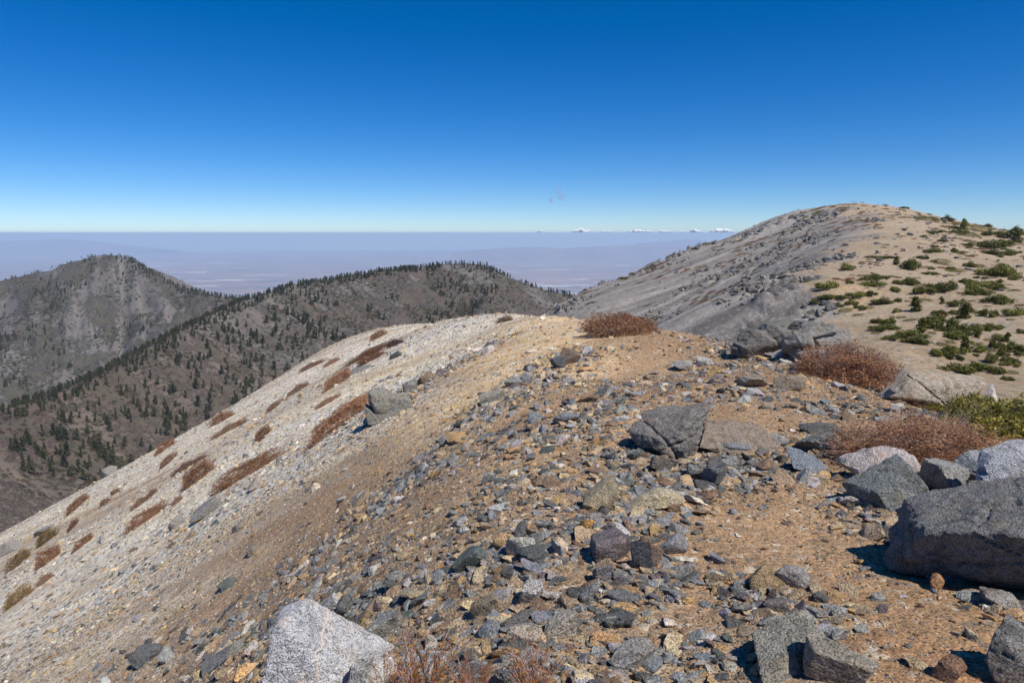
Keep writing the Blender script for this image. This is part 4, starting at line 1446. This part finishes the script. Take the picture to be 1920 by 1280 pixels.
# bushes strung down the long slope, drawn out along the fall line
SLOPE = [(575, 846, 692, 762, 26, 0), (634, 790, 694, 744, 15, 0), (604, 738, 660, 700, 20, 0), (672, 688, 724, 662, 16, 0), (726, 652, 756, 642, 10, 1), (646, 690, 740, 642, 9, 1), (694, 640, 726, 624, 10, 0),
         (400, 930, 534, 850, 20, 0), (342, 922, 402, 876, 26, 0), (238, 1000, 320, 944, 17, 0), (318, 898, 390, 854, 10, 1), (70, 1068, 118, 1032, 22, 0), (70, 1028, 108, 998, 18, 2), (136, 1038, 176, 1004, 12, 0),
         (122, 970, 166, 932, 14, 0), (70, 1100, 104, 1076, 12, 1), (8, 1148, 64, 1104, 20, 2), (16, 1074, 54, 1038, 16, 2), (208, 878, 262, 832, 18, 2), (292, 856, 330, 830, 12, 0), (478, 834, 506, 808, 16, 0),
         (244, 960, 282, 932, 10, 1), (188, 950, 208, 936, 9, 1), (128, 998, 146, 976, 10, 1), (208, 930, 226, 918, 8, 1), (276, 936, 294, 920, 9, 1), (300, 882, 332, 852, 12, 1), (322, 950, 344, 932, 9, 1),
         (395, 800, 440, 776, 12, 0), (395, 826, 470, 786, 9, 1), (500, 776, 530, 752, 8, 1), (436, 732, 460, 720, 8, 0), (590, 770, 640, 740, 8, 1), (540, 745, 580, 720, 8, 1), (560, 700, 610, 676, 7, 1),
         (330, 790, 352, 778, 6, 1), (470, 720, 500, 704, 6, 1), (606, 690, 640, 672, 7, 1), (930, 606, 962, 600, 8, 0), (1680, 690, 1700, 684, 10, 1)]
B_s = [bush_meshes(620, 5000, 0.045, mat_leaf('faded_russet_leaves', [lin(104, 72, 54), lin(136, 96, 70), lin(156, 116, 86), lin(174, 138, 108)], 0.85, 0.2), 60, 0.012, 0.34), bush_meshes(621, 4000, 0.05, M_buck2, 120, 0.012, 0.34), bush_meshes(622, 4500, 0.045, mat_leaf('tawny_leaves', [lin(92, 74, 44), lin(120, 96, 56), lin(140, 112, 66), lin(150, 124, 78)], 0.85, 0.2), 60, 0.012, 0.34)]
SW = ['russet', 'dull brown', 'tawny']
for i, (u0, v0, u1, v1, th, kind) in enumerate(SLOPE):
    a, b = ground_hit(u0, v0), ground_hit(u1, v1)
    if a is None or b is None:
        continue
    a, b = Vector(a), Vector(b)
    if abs(a.y - b.y) > 9:
        b = Vector((b.x, a.y + (9 if b.y > a.y else -9), b.z))
    c = (a + b) / 2
    L = (b - a).length
    c.z = float(ground_z(c.x, c.y))
    px = c.y / FPX
    H = th * px * 1.25
    d = (b - a).normalized()
    o = link('slope_bush', None, None, c - Vector((0, 0, 0.05 * H)), (0, -math.asin(max(-0.6, min(0.6, d.z))), math.atan2(d.y, d.x)))
    for nm, me in zip(('foliage', 'twigs'), B_s[kind]):
        link(nm, me, o, (0, 0, 0), (0, 0, 0.0 if i % 2 else math.pi), (L / 2, max(th * px * 0.62, L * 0.09), H))
    size = 'long' if (u1 - u0) > 70 else ('short' if (u1 - u0) > 35 else 'small')
    tag(o, '%s %s bush stretched down the fall line of the pale scree' % (size, SW[kind]), 'bush', '%s %s bushes on the pale scree' % (size, SW[kind]))


# ------------------------------------------------------------------ pines
def pine_meshes(seed, n, mat, slim=0.2, ragged=0.5, leaf=0.05, bare=0.15):
    """a conifer one unit tall: tapered leaning trunk with limbs, needles in uneven whorls with gaps"""
    rg = np.random.RandomState(seed)
    tiers = rg.randint(7, 11)
    P, N, SA, SB = [], [], [], []
    lean = rg.normal(size=2) * 0.05
    for t in range(tiers):
        h = bare + (1 - bare) * (t + 0.5 * rg.rand()) / tiers
        rad = slim * (1 - h) ** 0.75 * rg.uniform(1 - ragged * 0.5, 1 + ragged * 0.5) + 0.02
        for b in range(rg.randint(4, 7)):
            a = rg.uniform(0, 6.28)
            rr = rad * rg.uniform(0.55, 1.25)
            end = np.array([math.cos(a) * rr, math.sin(a) * rr, rg.uniform(-0.05, 0.06)])
            o = np.array([lean[0] * h, lean[1] * h, h])
            SA.append(o), SB.append(o + end * 0.8)
            m = max(3, int(n / (tiers * 5)))
            q = rg.uniform(0.25, 1.0, m)
            P.append(o + end * q[:, None] + rg.normal(size=(m, 3)) * np.array([0.035, 0.035, 0.02]) * (0.4 + slim * 3))
            N.append(rg.normal(size=(m, 3)) + np.array([0, 0, 0.6]))
    P, N = np.concatenate(P), np.concatenate(N)
    v, f = leaf_tris(P, N, leaf, rg, 0.5)
    sh = np.repeat(np.clip(0.5 + 0.7 * fbm(P[:, 0] * 9, P[:, 1] * 9, P[:, 2] * 9, seed, 2) + rg.normal(size=len(P)) * 0.15, 0, 1), 3)
    crown = mesh_from('crown', v, f, mat, False, {'leaf': ('FLOAT', sh)})
    k = np.linspace(0, 0.97, 6)
    A = np.stack([lean[0] * k, lean[1] * k, k - 0.03], 1)
    tv, tf = [], []
    for i, (p, r) in enumerate(zip(A, np.linspace(0.022, 0.004, 6))):
        for j in range(6):
            tv.append(p + np.array([math.cos(j * 1.047), math.sin(j * 1.047), 0]) * r)
    for i in range(5):
        for j in range(6):
            tf.append((i * 6 + j, i * 6 + (j + 1) % 6, i * 6 + 6 + (j + 1) % 6, i * 6 + 6 + j))
    lv, lf = sticks(np.array(SA), np.array(SB), 0.005, 0.002)
    tv = np.concatenate([np.array(tv), lv])
    tf = np.concatenate([np.array(tf), lf + 36])
    return crown, mesh_from('trunk', tv, tf, M_bark, False)


def bushy_pine(seed, n, mat):
    """a wind-cut pine: several short stems, clumps of needles at different heights; unit half width, unit height"""
    rg = np.random.RandomState(seed)
    nc = rg.randint(7, 12)
    P, N, SA, SB = [], [], [], []
    for c in range(nc):
        a, r = rg.uniform(0, 6.28), math.sqrt(rg.rand()) * 0.8
        top = (1 - 0.75 * r) * rg.uniform(0.6, 1.0)
        cw = rg.uniform(0.22, 0.42)
        ctr = np.array([math.cos(a) * r, math.sin(a) * r, top * 0.6])
        SA.append(np.array([math.cos(a) * r * 0.25, math.sin(a) * r * 0.25, -0.05])), SB.append(ctr + np.array([0, 0, top * 0.2]))
        m = n // nc
        d = rg.normal(size=(m, 3))
        d /= np.linalg.norm(d, axis=1)[:, None]
        q = ctr + d * np.array([cw, cw, top * 0.42]) * (0.45 + 0.55 * np.sqrt(rg.rand(m, 1))) * (1 + 0.35 * rg.normal(size=(m, 1)) * 0.5)
        q[:, 2] = np.maximum(q[:, 2], 0.02)
        P.append(q), N.append(d + rg.normal(size=(m, 3)) * 0.8)
    P, N = np.concatenate(P), np.concatenate(N)
    v, f = leaf_tris(P, N, 0.075, rg, 0.4)
    sh = np.repeat(np.clip(0.5 + 0.8 * fbm(P[:, 0] * 5, P[:, 1] * 5, P[:, 2] * 5, seed, 2) + rg.normal(size=len(P)) * 0.15, 0, 1), 3)
    crown = mesh_from('crown', v, f, mat, False, {'leaf': ('FLOAT', sh)})
    sv, sf = sticks(np.array(SA), np.array(SB), 0.05, 0.02)
    return crown, mesh_from('trunk', sv, sf, M_bark, False)


def hill_hit(u, v, zf, y0, y1, n=500):
    dx, dz = ray(u, v)
    Y = np.geomspace(y0, y1, n)
    g = zf(dx * Y, Y) - (CAM_H + dz * Y)
    i = int(np.argmax(g > 0))
    if g[i] <= 0:
        return None
    y = Y[i]
    return (dx * y, y, float(zf(np.array([dx * y]), np.array([y]))[0]))


# --- wind-cut pines and green mats on the sandy slope across the saddle (measured in a 440 x 280 pixel window at 1480, 480)
ZS = 440 / 1920.0
TREES = [(465, 115, 160, 55), (770, 20, 170, 25), (1025, 120, 150, 110), (1100, 30, 80, 40), (880, 75, 40, 50), (1160, 160, 80, 40), (1750, 180, 230, 100), (1880, 200, 90, 60), (980, 240, 160, 70),
         (1150, 330, 150, 90), (1310, 300, 130, 110), (1460, 230, 90, 55), (1580, 325, 160, 70), (1600, 250, 180, 60), (1770, 390, 190, 80), (1840, 490, 130, 100), (1410, 420, 110, 75), (1255, 395, 45, 45),
         (790, 415, 150, 65), (905, 380, 60, 40), (1035, 455, 70, 90), (895, 465, 60, 50), (400, 425, 80, 55), (590, 445, 80, 50), (200, 400, 90, 35), (380, 380, 150, 55), (520, 410, 80, 60), (300, 280, 170, 85),
         (495, 230, 55, 35), (730, 200, 180, 70), (705, 250, 190, 50), (865, 295, 85, 55), (685, 335, 80, 50), (545, 350, 150, 60), (740, 555, 100, 55), (790, 615, 170, 80), (860, 570, 150, 70), (1080, 630, 70, 85),
         (1250, 480, 120, 45), (1290, 600, 230, 160), (1370, 640, 170, 110), (1440, 520, 100, 95), (1510, 600, 90, 45), (1400, 680, 150, 80), (1550, 475, 45, 30), (1700, 610, 110, 75), (1020, 690, 170, 90),
         (880, 690, 130, 45), (1060, 740, 170, 60), (1200, 830, 90, 75), (1380, 830, 200, 90), (1440, 780, 80, 90), (1305, 830, 70, 45), (1550, 970, 260, 110), (1640, 880, 110, 90), (1700, 690, 90, 65),
         (1780, 710, 50, 60), (1850, 800, 150, 110), (1760, 830, 80, 60), (1830, 890, 90, 80), (1730, 960, 70, 50), (1795, 1020, 70, 45), (1545, 675, 40, 40), (1850, 920, 140, 50), (1900, 640, 80, 50)]
TREES = [(1480 + a * ZS, 480 + b * ZS, c * ZS * 1.3, d * ZS * 1.3) for a, b, c, d in TREES]
TREES += [(1100 + a * .43, 350 + b * .43, c * .43, d * .43) for a, b, c, d in [(1385, 97, 32, 16), (1575, 152, 60, 34), (1650, 187, 34, 40), (1760, 180, 50, 26), (1840, 225, 130, 50), (1800, 272, 110, 60), (1880, 245, 60, 60),
          (1780, 302, 90, 34), (1475, 222, 26, 18), (1820, 375, 110, 50), (1885, 292, 22, 20), (1850, 300, 80, 40), (1740, 215, 40, 22), (1885, 205, 70, 40), (165, 395, 60, 16), (205, 385, 50, 14), (470, 275, 50, 12), (535, 252, 36, 10)]]
MATS = [(1270, 75, 130, 35), (1180, 55, 70, 15), (1575, 95, 120, 40), (1370, 135, 180, 25), (1670, 180, 110, 25), (1150, 100, 110, 25), (1320, 170, 70, 15), (880, 180, 130, 20), (1770, 270, 120, 35), (1480, 280, 50, 12),
        (1440, 330, 50, 15), (1130, 370, 150, 40), (1490, 375, 70, 20), (980, 380, 60, 20), (660, 430, 110, 35), (570, 490, 100, 30), (470, 460, 140, 40), (930, 510, 100, 30), (1000, 530, 130, 45), (1020, 350, 60, 15),
        (1640, 415, 80, 50), (1310, 380, 80, 20), (1820, 530, 80, 20), (1180, 640, 80, 30), (1220, 620, 70, 25), (1270, 740, 120, 45), (1330, 720, 100, 25), (1550, 740, 110, 50), (1650, 700, 100, 50), (1670, 790, 90, 35),
        (1700, 830, 50, 15), (1840, 970, 130, 30), (1360, 690, 100, 35), (430, 130, 50, 15), (640, 265, 40, 10), (520, 160, 50, 12), (1700, 50, 50, 15), (720, 640, 90, 35)]
MATS = [(1480 + a * ZS, 480 + b * ZS, c * ZS, d * ZS) for a, b, c, d in MATS]
MATS += [(1100 + a * .43, 350 + b * .43, c * .43, d * .43) for a, b, c, d in [(1500, 150, 120, 20), (1600, 185, 100, 14), (1680, 215, 120, 14), (1740, 200, 130, 16), (1680, 245, 60, 12), (1560, 335, 80, 14), (1720, 345, 60, 16), (1000, 122, 36, 14), (960, 135, 30, 10), (1640, 170, 80, 10)]]
_rt = np.random.RandomState(77)
TREES += [(u, v, w, w * h) for u, v, w, h in zip(_rt.uniform(1740, 1925, 34), _rt.uniform(424, 540, 34), _rt.uniform(10, 26, 34), _rt.uniform(0.35, 0.8, 34))]
TREES += [(u, v, w, w * h) for u, v, w, h in zip(_rt.uniform(1790, 1925, 22), _rt.uniform(540, 680, 22), _rt.uniform(14, 34, 22), _rt.uniform(0.4, 0.9, 22))]
KP = [bushy_pine(700 + i, 2200, M_krum) for i in range(6)]
KT = [pine_meshes(720 + i, 1500, M_krum, 0.42, 0.8, 0.07, 0.05) for i in range(3)]
KM = [bush_meshes(740 + i, 2600, 0.05, M_mat, 30, 0.01, 0.35)[0] for i in range(3)]
for i, (u, v, w, h) in enumerate(TREES):
    g = hill_hit(u, v, right_z, 40, 760)
    if g is None:
        g = hill_hit(u, v + 5, right_z, 40, 760)
    if g is None:
        continue
    px = g[1] / FPX
    W, H = w * px / 2, h * px
    tall = h > w * 0.95
    o = link('dwarf_pine', None, None, (g[0], g[1] + W * 0.4, float(right_z(np.array([g[0]]), np.array([g[1] + W * 0.4]))[0]) - 0.03 * H), (0, 0, RG.uniform(0, 6.28)))
    src = KT[i % 3] if tall else KP[i % 6]
    for nm, me in zip(('crown', 'trunk'), src):
        s = H if tall else W * RG.uniform(1.05, 1.45)
        link(nm, me, o, (0, 0, 0), (0, 0, 0), (s * (1.1 if tall else 1), s * (1.1 if tall else 0.8), H * (1.1 if tall else 0.95)))
    size = 'big' if h > 20 else ('middling' if h > 13 else 'small')
    tag(o, '%s %s green dwarf pine on the sandy slope across the saddle' % (size, 'upright' if tall else 'spreading'), 'pine', '%s %s dwarf pines on the sandy slope' % (size, 'upright' if tall else 'spreading'))
for i, (u, v, w, h) in enumerate(MATS):
    g = hill_hit(u, v, right_z, 40, 760)
    if g is None:
        continue
    px = g[1] / FPX
    W = w * px / 2
    e = 1.0
    gx = float(right_z(np.array([g[0] + e]), np.array([g[1]]))[0] - g[2])
    gy = float(right_z(np.array([g[0]]), np.array([g[1] + e]))[0] - g[2])
    o = link('shrub_mat', KM[i % 3], None, (g[0], g[1] + W * 0.5, g[2] + gy * W * 0.5 - 0.03), (math.atan(gy), -math.atan(gx), 0), (W, W * 0.9, max(0.25, W * 0.22)))
    size = 'wide' if w > 24 else ('middling' if w > 15 else 'small')
    tag(o, '%s flat olive green mat of low shrub on the sandy slope across the saddle' % size, 'shrub', '%s flat shrub mats on the sandy slope' % size)

# --- pines on the far hills
PP = [pine_meshes(760 + i, 420, M_pine, 0.13 + 0.045 * (i % 4), 0.9, 0.06, 0.1 + 0.05 * (i % 3)) for i in range(8)]
SIL_U = [-200, 0, 160, 320, 480, 640, 760, 900, 1000, 1100]
SIL_V = [1160, 1030, 935, 836, 738, 642, 618, 606, 592, 600]


def ridge_points(line, n, s0, s1, side0, side1):
    """random points along a ridge line, set off to its camera side (negative = behind)"""
    L = np.array(line)
    seg = np.hypot(np.diff(L[:, 0]), np.diff(L[:, 1]))
    cum = np.concatenate([[0], np.cumsum(seg)])
    t = RG.uniform(s0, s1, n) * cum[-1]
    x = np.interp(t, cum, L[:, 0])
    y = np.interp(t, cum, L[:, 1])
    e = 5.0
    tx = np.interp(t + e, cum, L[:, 0]) - np.interp(t - e, cum, L[:, 0])
    ty = np.interp(t + e, cum, L[:, 1]) - np.interp(t - e, cum, L[:, 1])
    q = np.hypot(tx, ty) + 1e-6
    off = RG.uniform(side0, side1, n)
    return x + ty / q * off, y - tx / q * off


forest = []


def add_pines(x, y, zf, h0, h1, where, hide=True):
    z = zf(x, y)
    u, v = project(x, y, z)
    ok = (u > -30) & (u < 1110)
    if hide:
        ok &= v < np.interp(u, SIL_U, SIL_V) + 6
    for a, b, c in zip(x[ok], y[ok], z[ok]):
        forest.append((a, b, c, RG.uniform(h0, h1), where))


add_pines(*ridge_points(mid_ridge, 1150, 0.12, 0.68, -40, 26), mid_z, 6.5, 12, 'in the dense belt along the diagonal ridge')
add_pines(*ridge_points(mid_ridge, 170, 0.62, 0.88, -12, 14), mid_z, 6, 11, 'along the crest of the middle hill')
add_pines(*ridge_points(mid_ridge, 230, 0.86, 1.0, -10, 170), mid_z, 8, 15, 'on the shoulder of the middle hill')
add_pines(*ridge_points(mid_spur, 170, 0.0, 1.0, -30, 130), mid_z, 8, 14, 'on the shoulder of the middle hill')
qx, qy = ridge_points(mid_ridge, 1500, 0.06, 0.62, 40, 420)
keep = fbm(qx / 70, qy / 70, 0, 801, 3) > RG.uniform(-0.15, 0.5, len(qx)) - 0.5 * sstep(-300, -520, qx)
add_pines(qx[keep], qy[keep], mid_z, 8, 17, 'scattered on the brown slope below the diagonal ridge')
add_pines(*ridge_points(left_ridge, 240, 0.5, 1.0, -14, 26), left_z, 7, 13, 'along the crest of the peaked hill')
add_pines(*ridge_points(left_ridge, 60, 0.1, 0.5, -10, 20), left_z, 6, 10, 'along the crest of the peaked hill')
qx, qy = ridge_points(left_ridge, 1500, 0.1, 0.95, 40, 800)
keep = fbm(qx / 90, qy / 90, 0, 811, 3) > RG.uniform(0.0, 0.6, len(qx))
add_pines(qx[keep], qy[keep], left_z, 9, 17, 'scattered on the face of the peaked hill')
forest.sort(key=lambda t: -t[3] / t[1])
print('far pines', len(forest))
for i, (x, y, z, h, where) in enumerate(forest[:300]):
    o = link('pine_tree', None, None, (x, y, z - 0.4), (0, 0, RG.uniform(0, 6.28)))
    s = h * RG.uniform(0.7, 1.4)
    for nm, me in zip(('crown', 'trunk'), PP[i % 8]):
        link(nm, me, o, (0, 0, 0), (0, 0, 0), (s, s, h))
    wd = ('tall ' if h > 15 else ('short ' if h < 11.5 else '')) + ('slender' if i % 4 == 0 else ('broad' if i % 4 == 3 else 'dark green'))
    tag(o, '%s pine %s' % (wd, where), 'pine', '%s pines %s' % (wd, where))


def merged(pair):
    b = bmesh.new()
    b.from_mesh(pair[0])
    b.from_mesh(pair[1])
    me = bpy.data.meshes.new('pine')
    b.to_mesh(me)
    b.free()
    me.materials.append(M_pine)
    me.materials.append(M_bark)
    n0 = len(pair[0].polygons)
    mi = np.zeros(len(me.polygons), np.int32)
    mi[n0:] = 1
    me.polygons.foreach_set('material_index', mi)
    return me


rest = forest[300:]
if rest:
    F = np.array([q[:4] for q in rest])
    n = len(F)
    C_pine = proto_collection('pine_shapes', [merged(p) for p in PP])
    sc = F[:, 3:4] * np.concatenate([RG.uniform(0.85, 1.3, (n, 2)), np.ones((n, 1))], 1)
    scatter('forest', F[:, :3] - np.array([[0, 0, 0.4]]), np.stack([np.zeros(n), np.zeros(n), RG.uniform(0, 6.28, n)], 1), sc, RG.randint(0, 8, n), np.ones((n, 4)), C_pine, 'far dark green pines too many to count on the wooded hills')

# --- scrub on the far hills, brush and broken rock on the hill across the saddle
M_scrub = NT('scrub_leaves')
_t = M_scrub.attr('tint', 'INSTANCER')
M_scrub.col(M_scrub.mix(1.0, _t, M_scrub.ramp(M_scrub.attr('leaf', out='Fac'), [(0, 0.55), (1, 1.4)]), 'MULTIPLY'))
M_scrub = M_scrub.m
tuft = []
for i in range(5):
    P, d, rg, rr = mound(820 + i, 130, 0.2, 0.35, 0.6)
    v, f = leaf_tris(P, d + rg.normal(size=P.shape) * 0.5, 0.2, rg, 0.6)
    tuft.append(mesh_from('tuft', v, f, M_scrub, False, {'leaf': ('FLOAT', np.repeat(rg.rand(len(P)), 3))}))
C_tuft = proto_collection('tuft_shapes', tuft)


def scrub(name, pts, zf, s0, s1, flat, cols, label):
    x, y = pts
    z = zf(x, y)
    n = len(x)
    s = RG.uniform(s0, s1, n)
    cols = np.array(cols)
    t = cols[RG.randint(0, len(cols), n)] * np.concatenate([RG.uniform(0.8, 1.2, (n, 1))] * 3 + [np.ones((n, 1))], 1)
    yaw = RG.uniform(0, 6.28, n)
    rot = normals_euler(x, y, zf, yaw, np.zeros((n, 2)))
    scatter(name, np.stack([x, y, z], 1), rot, np.stack([s, s * RG.uniform(0.6, 1.0, n), s * flat], 1), RG.randint(0, 5, n), t, C_tuft, label)


qx, qy = ridge_points(mid_ridge, 26000, 0.05, 1.0, -10, 430)
keep = fbm(qx / 45, qy / 45, 0, 831, 4) > RG.uniform(-0.25, 0.5, len(qx))
scrub('hillside_scrub', (qx[keep], qy[keep]), mid_z, 1.0, 3.6, 0.6, [lin(84, 84, 50), lin(70, 74, 44), lin(92, 74, 60), lin(100, 86, 76), lin(70, 66, 58)], 'brown and olive scrub spread over the middle hill')
qx, qy = ridge_points(left_ridge, 18000, 0.05, 1.0, -10, 800)
keep = fbm(qx / 60, qy / 60, 0, 841, 4) > RG.uniform(-0.2, 0.5, len(qx))
scrub('hillside_scrub', (qx[keep], qy[keep]), left_z, 1.5, 5.0, 0.6, [lin(76, 78, 46), lin(84, 80, 52), lin(88, 76, 62), lin(72, 70, 60)], 'olive and grey scrub spread over the peaked hill')

n = 60000
a = np.radians(RG.uniform(-2, 40, n))
r = np.sqrt(RG.uniform(60 ** 2, 720 ** 2, n))
rx, ry = r * np.sin(a), r * np.cos(a)
fc = right_colour(rx, ry, None)['face'][1]
s_ = ry * 0.86 - rx * 0.28
clump = fbm(s_ / 20 + 3, rx / 42, 0, 45, 3)
keep = RG.rand(n) < (0.12 + 0.88 * sstep(640, 500, ry)) * np.clip(fc * (0.012 + 1.5 * np.clip(clump - 0.16, 0, 1)) + (1 - fc) * (0.015 + 0.5 * np.clip(fbm(rx / 18, ry / 18, 0, 851, 3) - 0.45, 0, 1)), 0, 1)
rx, ry, clump = rx[keep], ry[keep], clump[keep]
m = len(rx)
far_stone = [stone_mesh(860 + i, M_rock_far) for i in range(8)]
C_far = proto_collection('far_rock_shapes', far_stone)
sz = np.exp(RG.uniform(math.log(0.35), math.log(1.5), m)) * (1 + 0.8 * np.clip(clump, 0, 1)) * (0.45 + ry / 700)
tt = np.array([lin(122, 118, 114), lin(98, 97, 96), lin(146, 142, 136), lin(140, 132, 122)])[RG.randint(0, 4, m)]
yw = RG.uniform(0, 6.28, m)
scatter('scree_rocks', np.stack([rx, ry, right_z(rx, ry) + sz * 0.15], 1), normals_euler(rx, ry, right_z, yw, RG.normal(size=(m, 2)) * 0.3), sz[:, None] * RG.uniform(0.7, 1.3, (m, 3)), RG.randint(0, 8, m), tt, C_far,
        'broken grey rock littering the hill across the saddle')
print('scree rocks', m)
n = 7500
a = np.radians(RG.uniform(-2, 40, n))
r = np.sqrt(RG.uniform(80 ** 2, 690 ** 2, n))
bx, by = r * np.sin(a), r * np.cos(a)
keep = RG.rand(n) < (0.45 + 0.55 * (1 - right_colour(bx, by, None)['face'][1])) * np.clip(0.15 + 0.9 * fbm(bx / 40, by / 40, 0, 871, 3) + 0.35 * sstep(480, 600, by), 0.03, 1)
bx, by = bx[keep], by[keep]
m = len(bx)
sz = RG.uniform(0.5, 1.6, m) * (0.5 + by / 500)
fcb = right_colour(bx, by, None)['face'][1]
tt = np.array([lin(112, 74, 50), lin(124, 86, 58), lin(96, 74, 52), lin(90, 88, 50)])[RG.randint(0, 4, m)]
el = np.where(fcb > 0.5, 2.2, 1.2)
yw = np.where(fcb > 0.5, 0.3, 0.0) + RG.normal(size=m) * 0.2
scatter('brush', np.stack([bx, by, right_z(bx, by)], 1), normals_euler(bx, by, right_z, yw, np.zeros((m, 2))), np.stack([sz * el, sz * 0.8, sz * 0.35], 1), RG.randint(0, 5, m), tt, C_tuft, 'low russet brush dotting the hill across the saddle')

# ------------------------------------------------------------------ hikers on the far summit
M_coat = NT('hiker_clothes')
M_coat.col(M_coat.info('Color'))
M_coat = M_coat.m


def hiker_mesh():
    """one standing figure 1.75 m tall, grown over a jointed skeleton"""
    J = {'pelvis': (0, 0, 0.95, .15), 'chest': (0, 0, 1.28, .17), 'neck': (0, 0, 1.48, .065), 'head': (0, 0.02, 1.62, .10), 'top': (0, 0.01, 1.72, .075)}
    E = [('pelvis', 'chest'), ('chest', 'neck'), ('neck', 'head'), ('head', 'top')]
    for s, q in ((-1, 'l'), (1, 'r')):
        J.update({'hip' + q: (s * .10, 0, .88, .10), 'knee' + q: (s * .12, 0.03, .48, .07), 'ankle' + q: (s * .13, 0, .08, .05), 'toe' + q: (s * .14, .16, .04, .045),
                  'shoulder' + q: (s * .19, 0, 1.40, .07), 'elbow' + q: (s * .27, -.03, 1.12, .05), 'wrist' + q: (s * .26, .08, .88, .035), 'hand' + q: (s * .26, .11, .80, .03)})
        E += [('pelvis', 'hip' + q), ('hip' + q, 'knee' + q), ('knee' + q, 'ankle' + q), ('ankle' + q, 'toe' + q), ('chest', 'shoulder' + q), ('shoulder' + q, 'elbow' + q), ('elbow' + q, 'wrist' + q), ('wrist' + q, 'hand' + q)]
    names = list(J)
    me = bpy.data.meshes.new('hiker')
    me.from_pydata([J[k][:3] for k in names], [(names.index(a), names.index(b)) for a, b in E], [])
    o = bpy.data.objects.new('hiker_source', me)
    COL.objects.link(o)
    md = o.modifiers.new('skin', 'SKIN')
    for i, k in enumerate(names):
        me.skin_vertices[0].data[i].radius = (J[k][3], J[k][3])
    me.skin_vertices[0].data[0].use_root = True
    o.modifiers.new('smooth', 'SUBSURF').levels = 1
    dg = bpy.context.evaluated_depsgraph_get()
    out = bpy.data.meshes.new_from_object(o.evaluated_get(dg))
    bpy.data.objects.remove(o)
    out.materials.clear()
    out.materials.append(M_coat)
    return out


HM = hiker_mesh()
for i, (u, c) in enumerate([(1597, (40, 60, 110)), (1601, (30, 34, 44)), (1605, (36, 40, 52)), (1613, (44, 66, 90)), (1616, (40, 44, 50)), (1619, (52, 56, 60)), (1646, (40, 42, 48)), (1655, (36, 50, 70)), (1658, (50, 44, 44)), (1663, (40, 44, 60)), (1489, (60, 60, 66)), (1497, (50, 54, 60))]):
    dx, _ = ray(u, 385)
    Y = np.linspace(480, 720, 400)
    el = (right_z(dx * Y, Y) - CAM_H) / Y
    k = int(np.argmax(el))
    y = Y[k]
    o = link('person', HM, None, (dx * y, y, float(right_z(np.array([dx * y]), np.array([y]))[0])), (0, 0, RG.uniform(0, 6.28)))
    o.color = lin(*c)
    tag(o, 'tiny hiker in dark clothes standing on the bare far summit', 'person', 'hikers on the far summit')

# ------------------------------------------------------------------ clouds beyond the haze
M_cloud = NT('cloud_vapour')
M_cloud.col((0.74, 0.72, 0.71, 1))
M_cloud.b.inputs['Roughness'].default_value = 1.0
M_cloud.b.inputs['Specular IOR Level'].default_value = 0.0
M_cloud.b.inputs['Subsurface Weight'].default_value = 0.0
M_cloud = M_cloud.m
M_wisp = mat_volume('wisp_vapour', (0.7, 0.72, 0.82, 1), 0.03, 0.2)


def cloud(name, u0, u1, vtop, vbot, Y, seed, mat, label, group=None, puffs=9, ragged=0.3, flat=True):
    rg = np.random.RandomState(seed)
    a, b = at(u0, vbot, Y), at(u1, vtop, Y)
    W, H = (b[0] - a[0]), (b[2] - a[2])
    V, F, o = [], [], 0
    d, f = ico(3)
    for i in range(puffs):
        t = (i + rg.rand()) / puffs
        r = H * rg.uniform(0.25, 0.5) * (0.5 + 0.9 * math.sin(math.pi * t))
        c = np.array([W * t, rg.uniform(-0.4, 0.4) * H, r * rg.uniform(0.35, 1.0)])
        v = d * (1 + ragged * fbm(d[:, 0] * 2.5 + i * 5, d[:, 1] * 2.5, d[:, 2] * 2.5, seed, 4))[:, None] * np.array([r * 1.5, r * 1.2, r]) + c
        if flat:
            v[:, 2] = np.maximum(v[:, 2], rg.uniform(0, 0.06) * H)
        V.append(v), F.append(f + o)
        o += len(v)
    ob = link(name, mesh_from(name, np.concatenate(V), np.concatenate(F), mat, True), None, a)
    tag(ob, label, 'cloud', group)


CL = [(995, 1042, 432.5, 436), (1070, 1106, 428, 436), (1120, 1160, 432, 436), (1176, 1225, 429.5, 436), (1228, 1262, 431, 436), (1265, 1292, 433, 436), (1294, 1318, 430, 436), (1332, 1376, 426, 436), (640, 690, 434, 436.3), (800, 850, 434, 436.3)]
for i, (u0, u1, vt, vb) in enumerate(CL):
    cloud('cloud', u0, u1, vt, vb, 86000, 900 + i, M_cloud, 'small white cumulus cloud sitting on the hazy horizon', 'cumulus clouds along the horizon')


def wisp():
    """torn shreds of one dissolving cloud"""
    rg = np.random.RandomState(950)
    c0 = np.array(at(1045, 362, 2600))
    V, F, o = [], [], 0
    d, f = ico(3)
    path = [(1040, 350), (1042, 354), (1045, 356), (1048, 360), (1044, 366), (1047, 368), (1050, 370), (1055, 367), (1052, 369), (1047, 372), (1034, 374), (1033, 377), (1049, 351)]
    for i, (u, v_) in enumerate(path):
        c = np.array(at(u, v_, 2600 + rg.uniform(-12, 12))) - c0
        r = rg.uniform(5.0, 10.0)
        v = d * (1 + 1.5 * fbm(d[:, 0] * 2.2 + i * 5, d[:, 1] * 2.2, d[:, 2] * 2.2, 950, 4))[:, None] * np.array([r * rg.uniform(0.6, 1.6), r, r * rg.uniform(0.5, 1.3)]) + c
        V.append(v), F.append(f + o)
        o += len(v)
    ob = link('wisp_cloud', mesh_from('wisp_cloud', np.concatenate(V), np.concatenate(F), M_wisp, True), None, c0)
    tag(ob, 'thin grey torn wisp of cloud alone in the blue sky', 'cloud')


wisp()
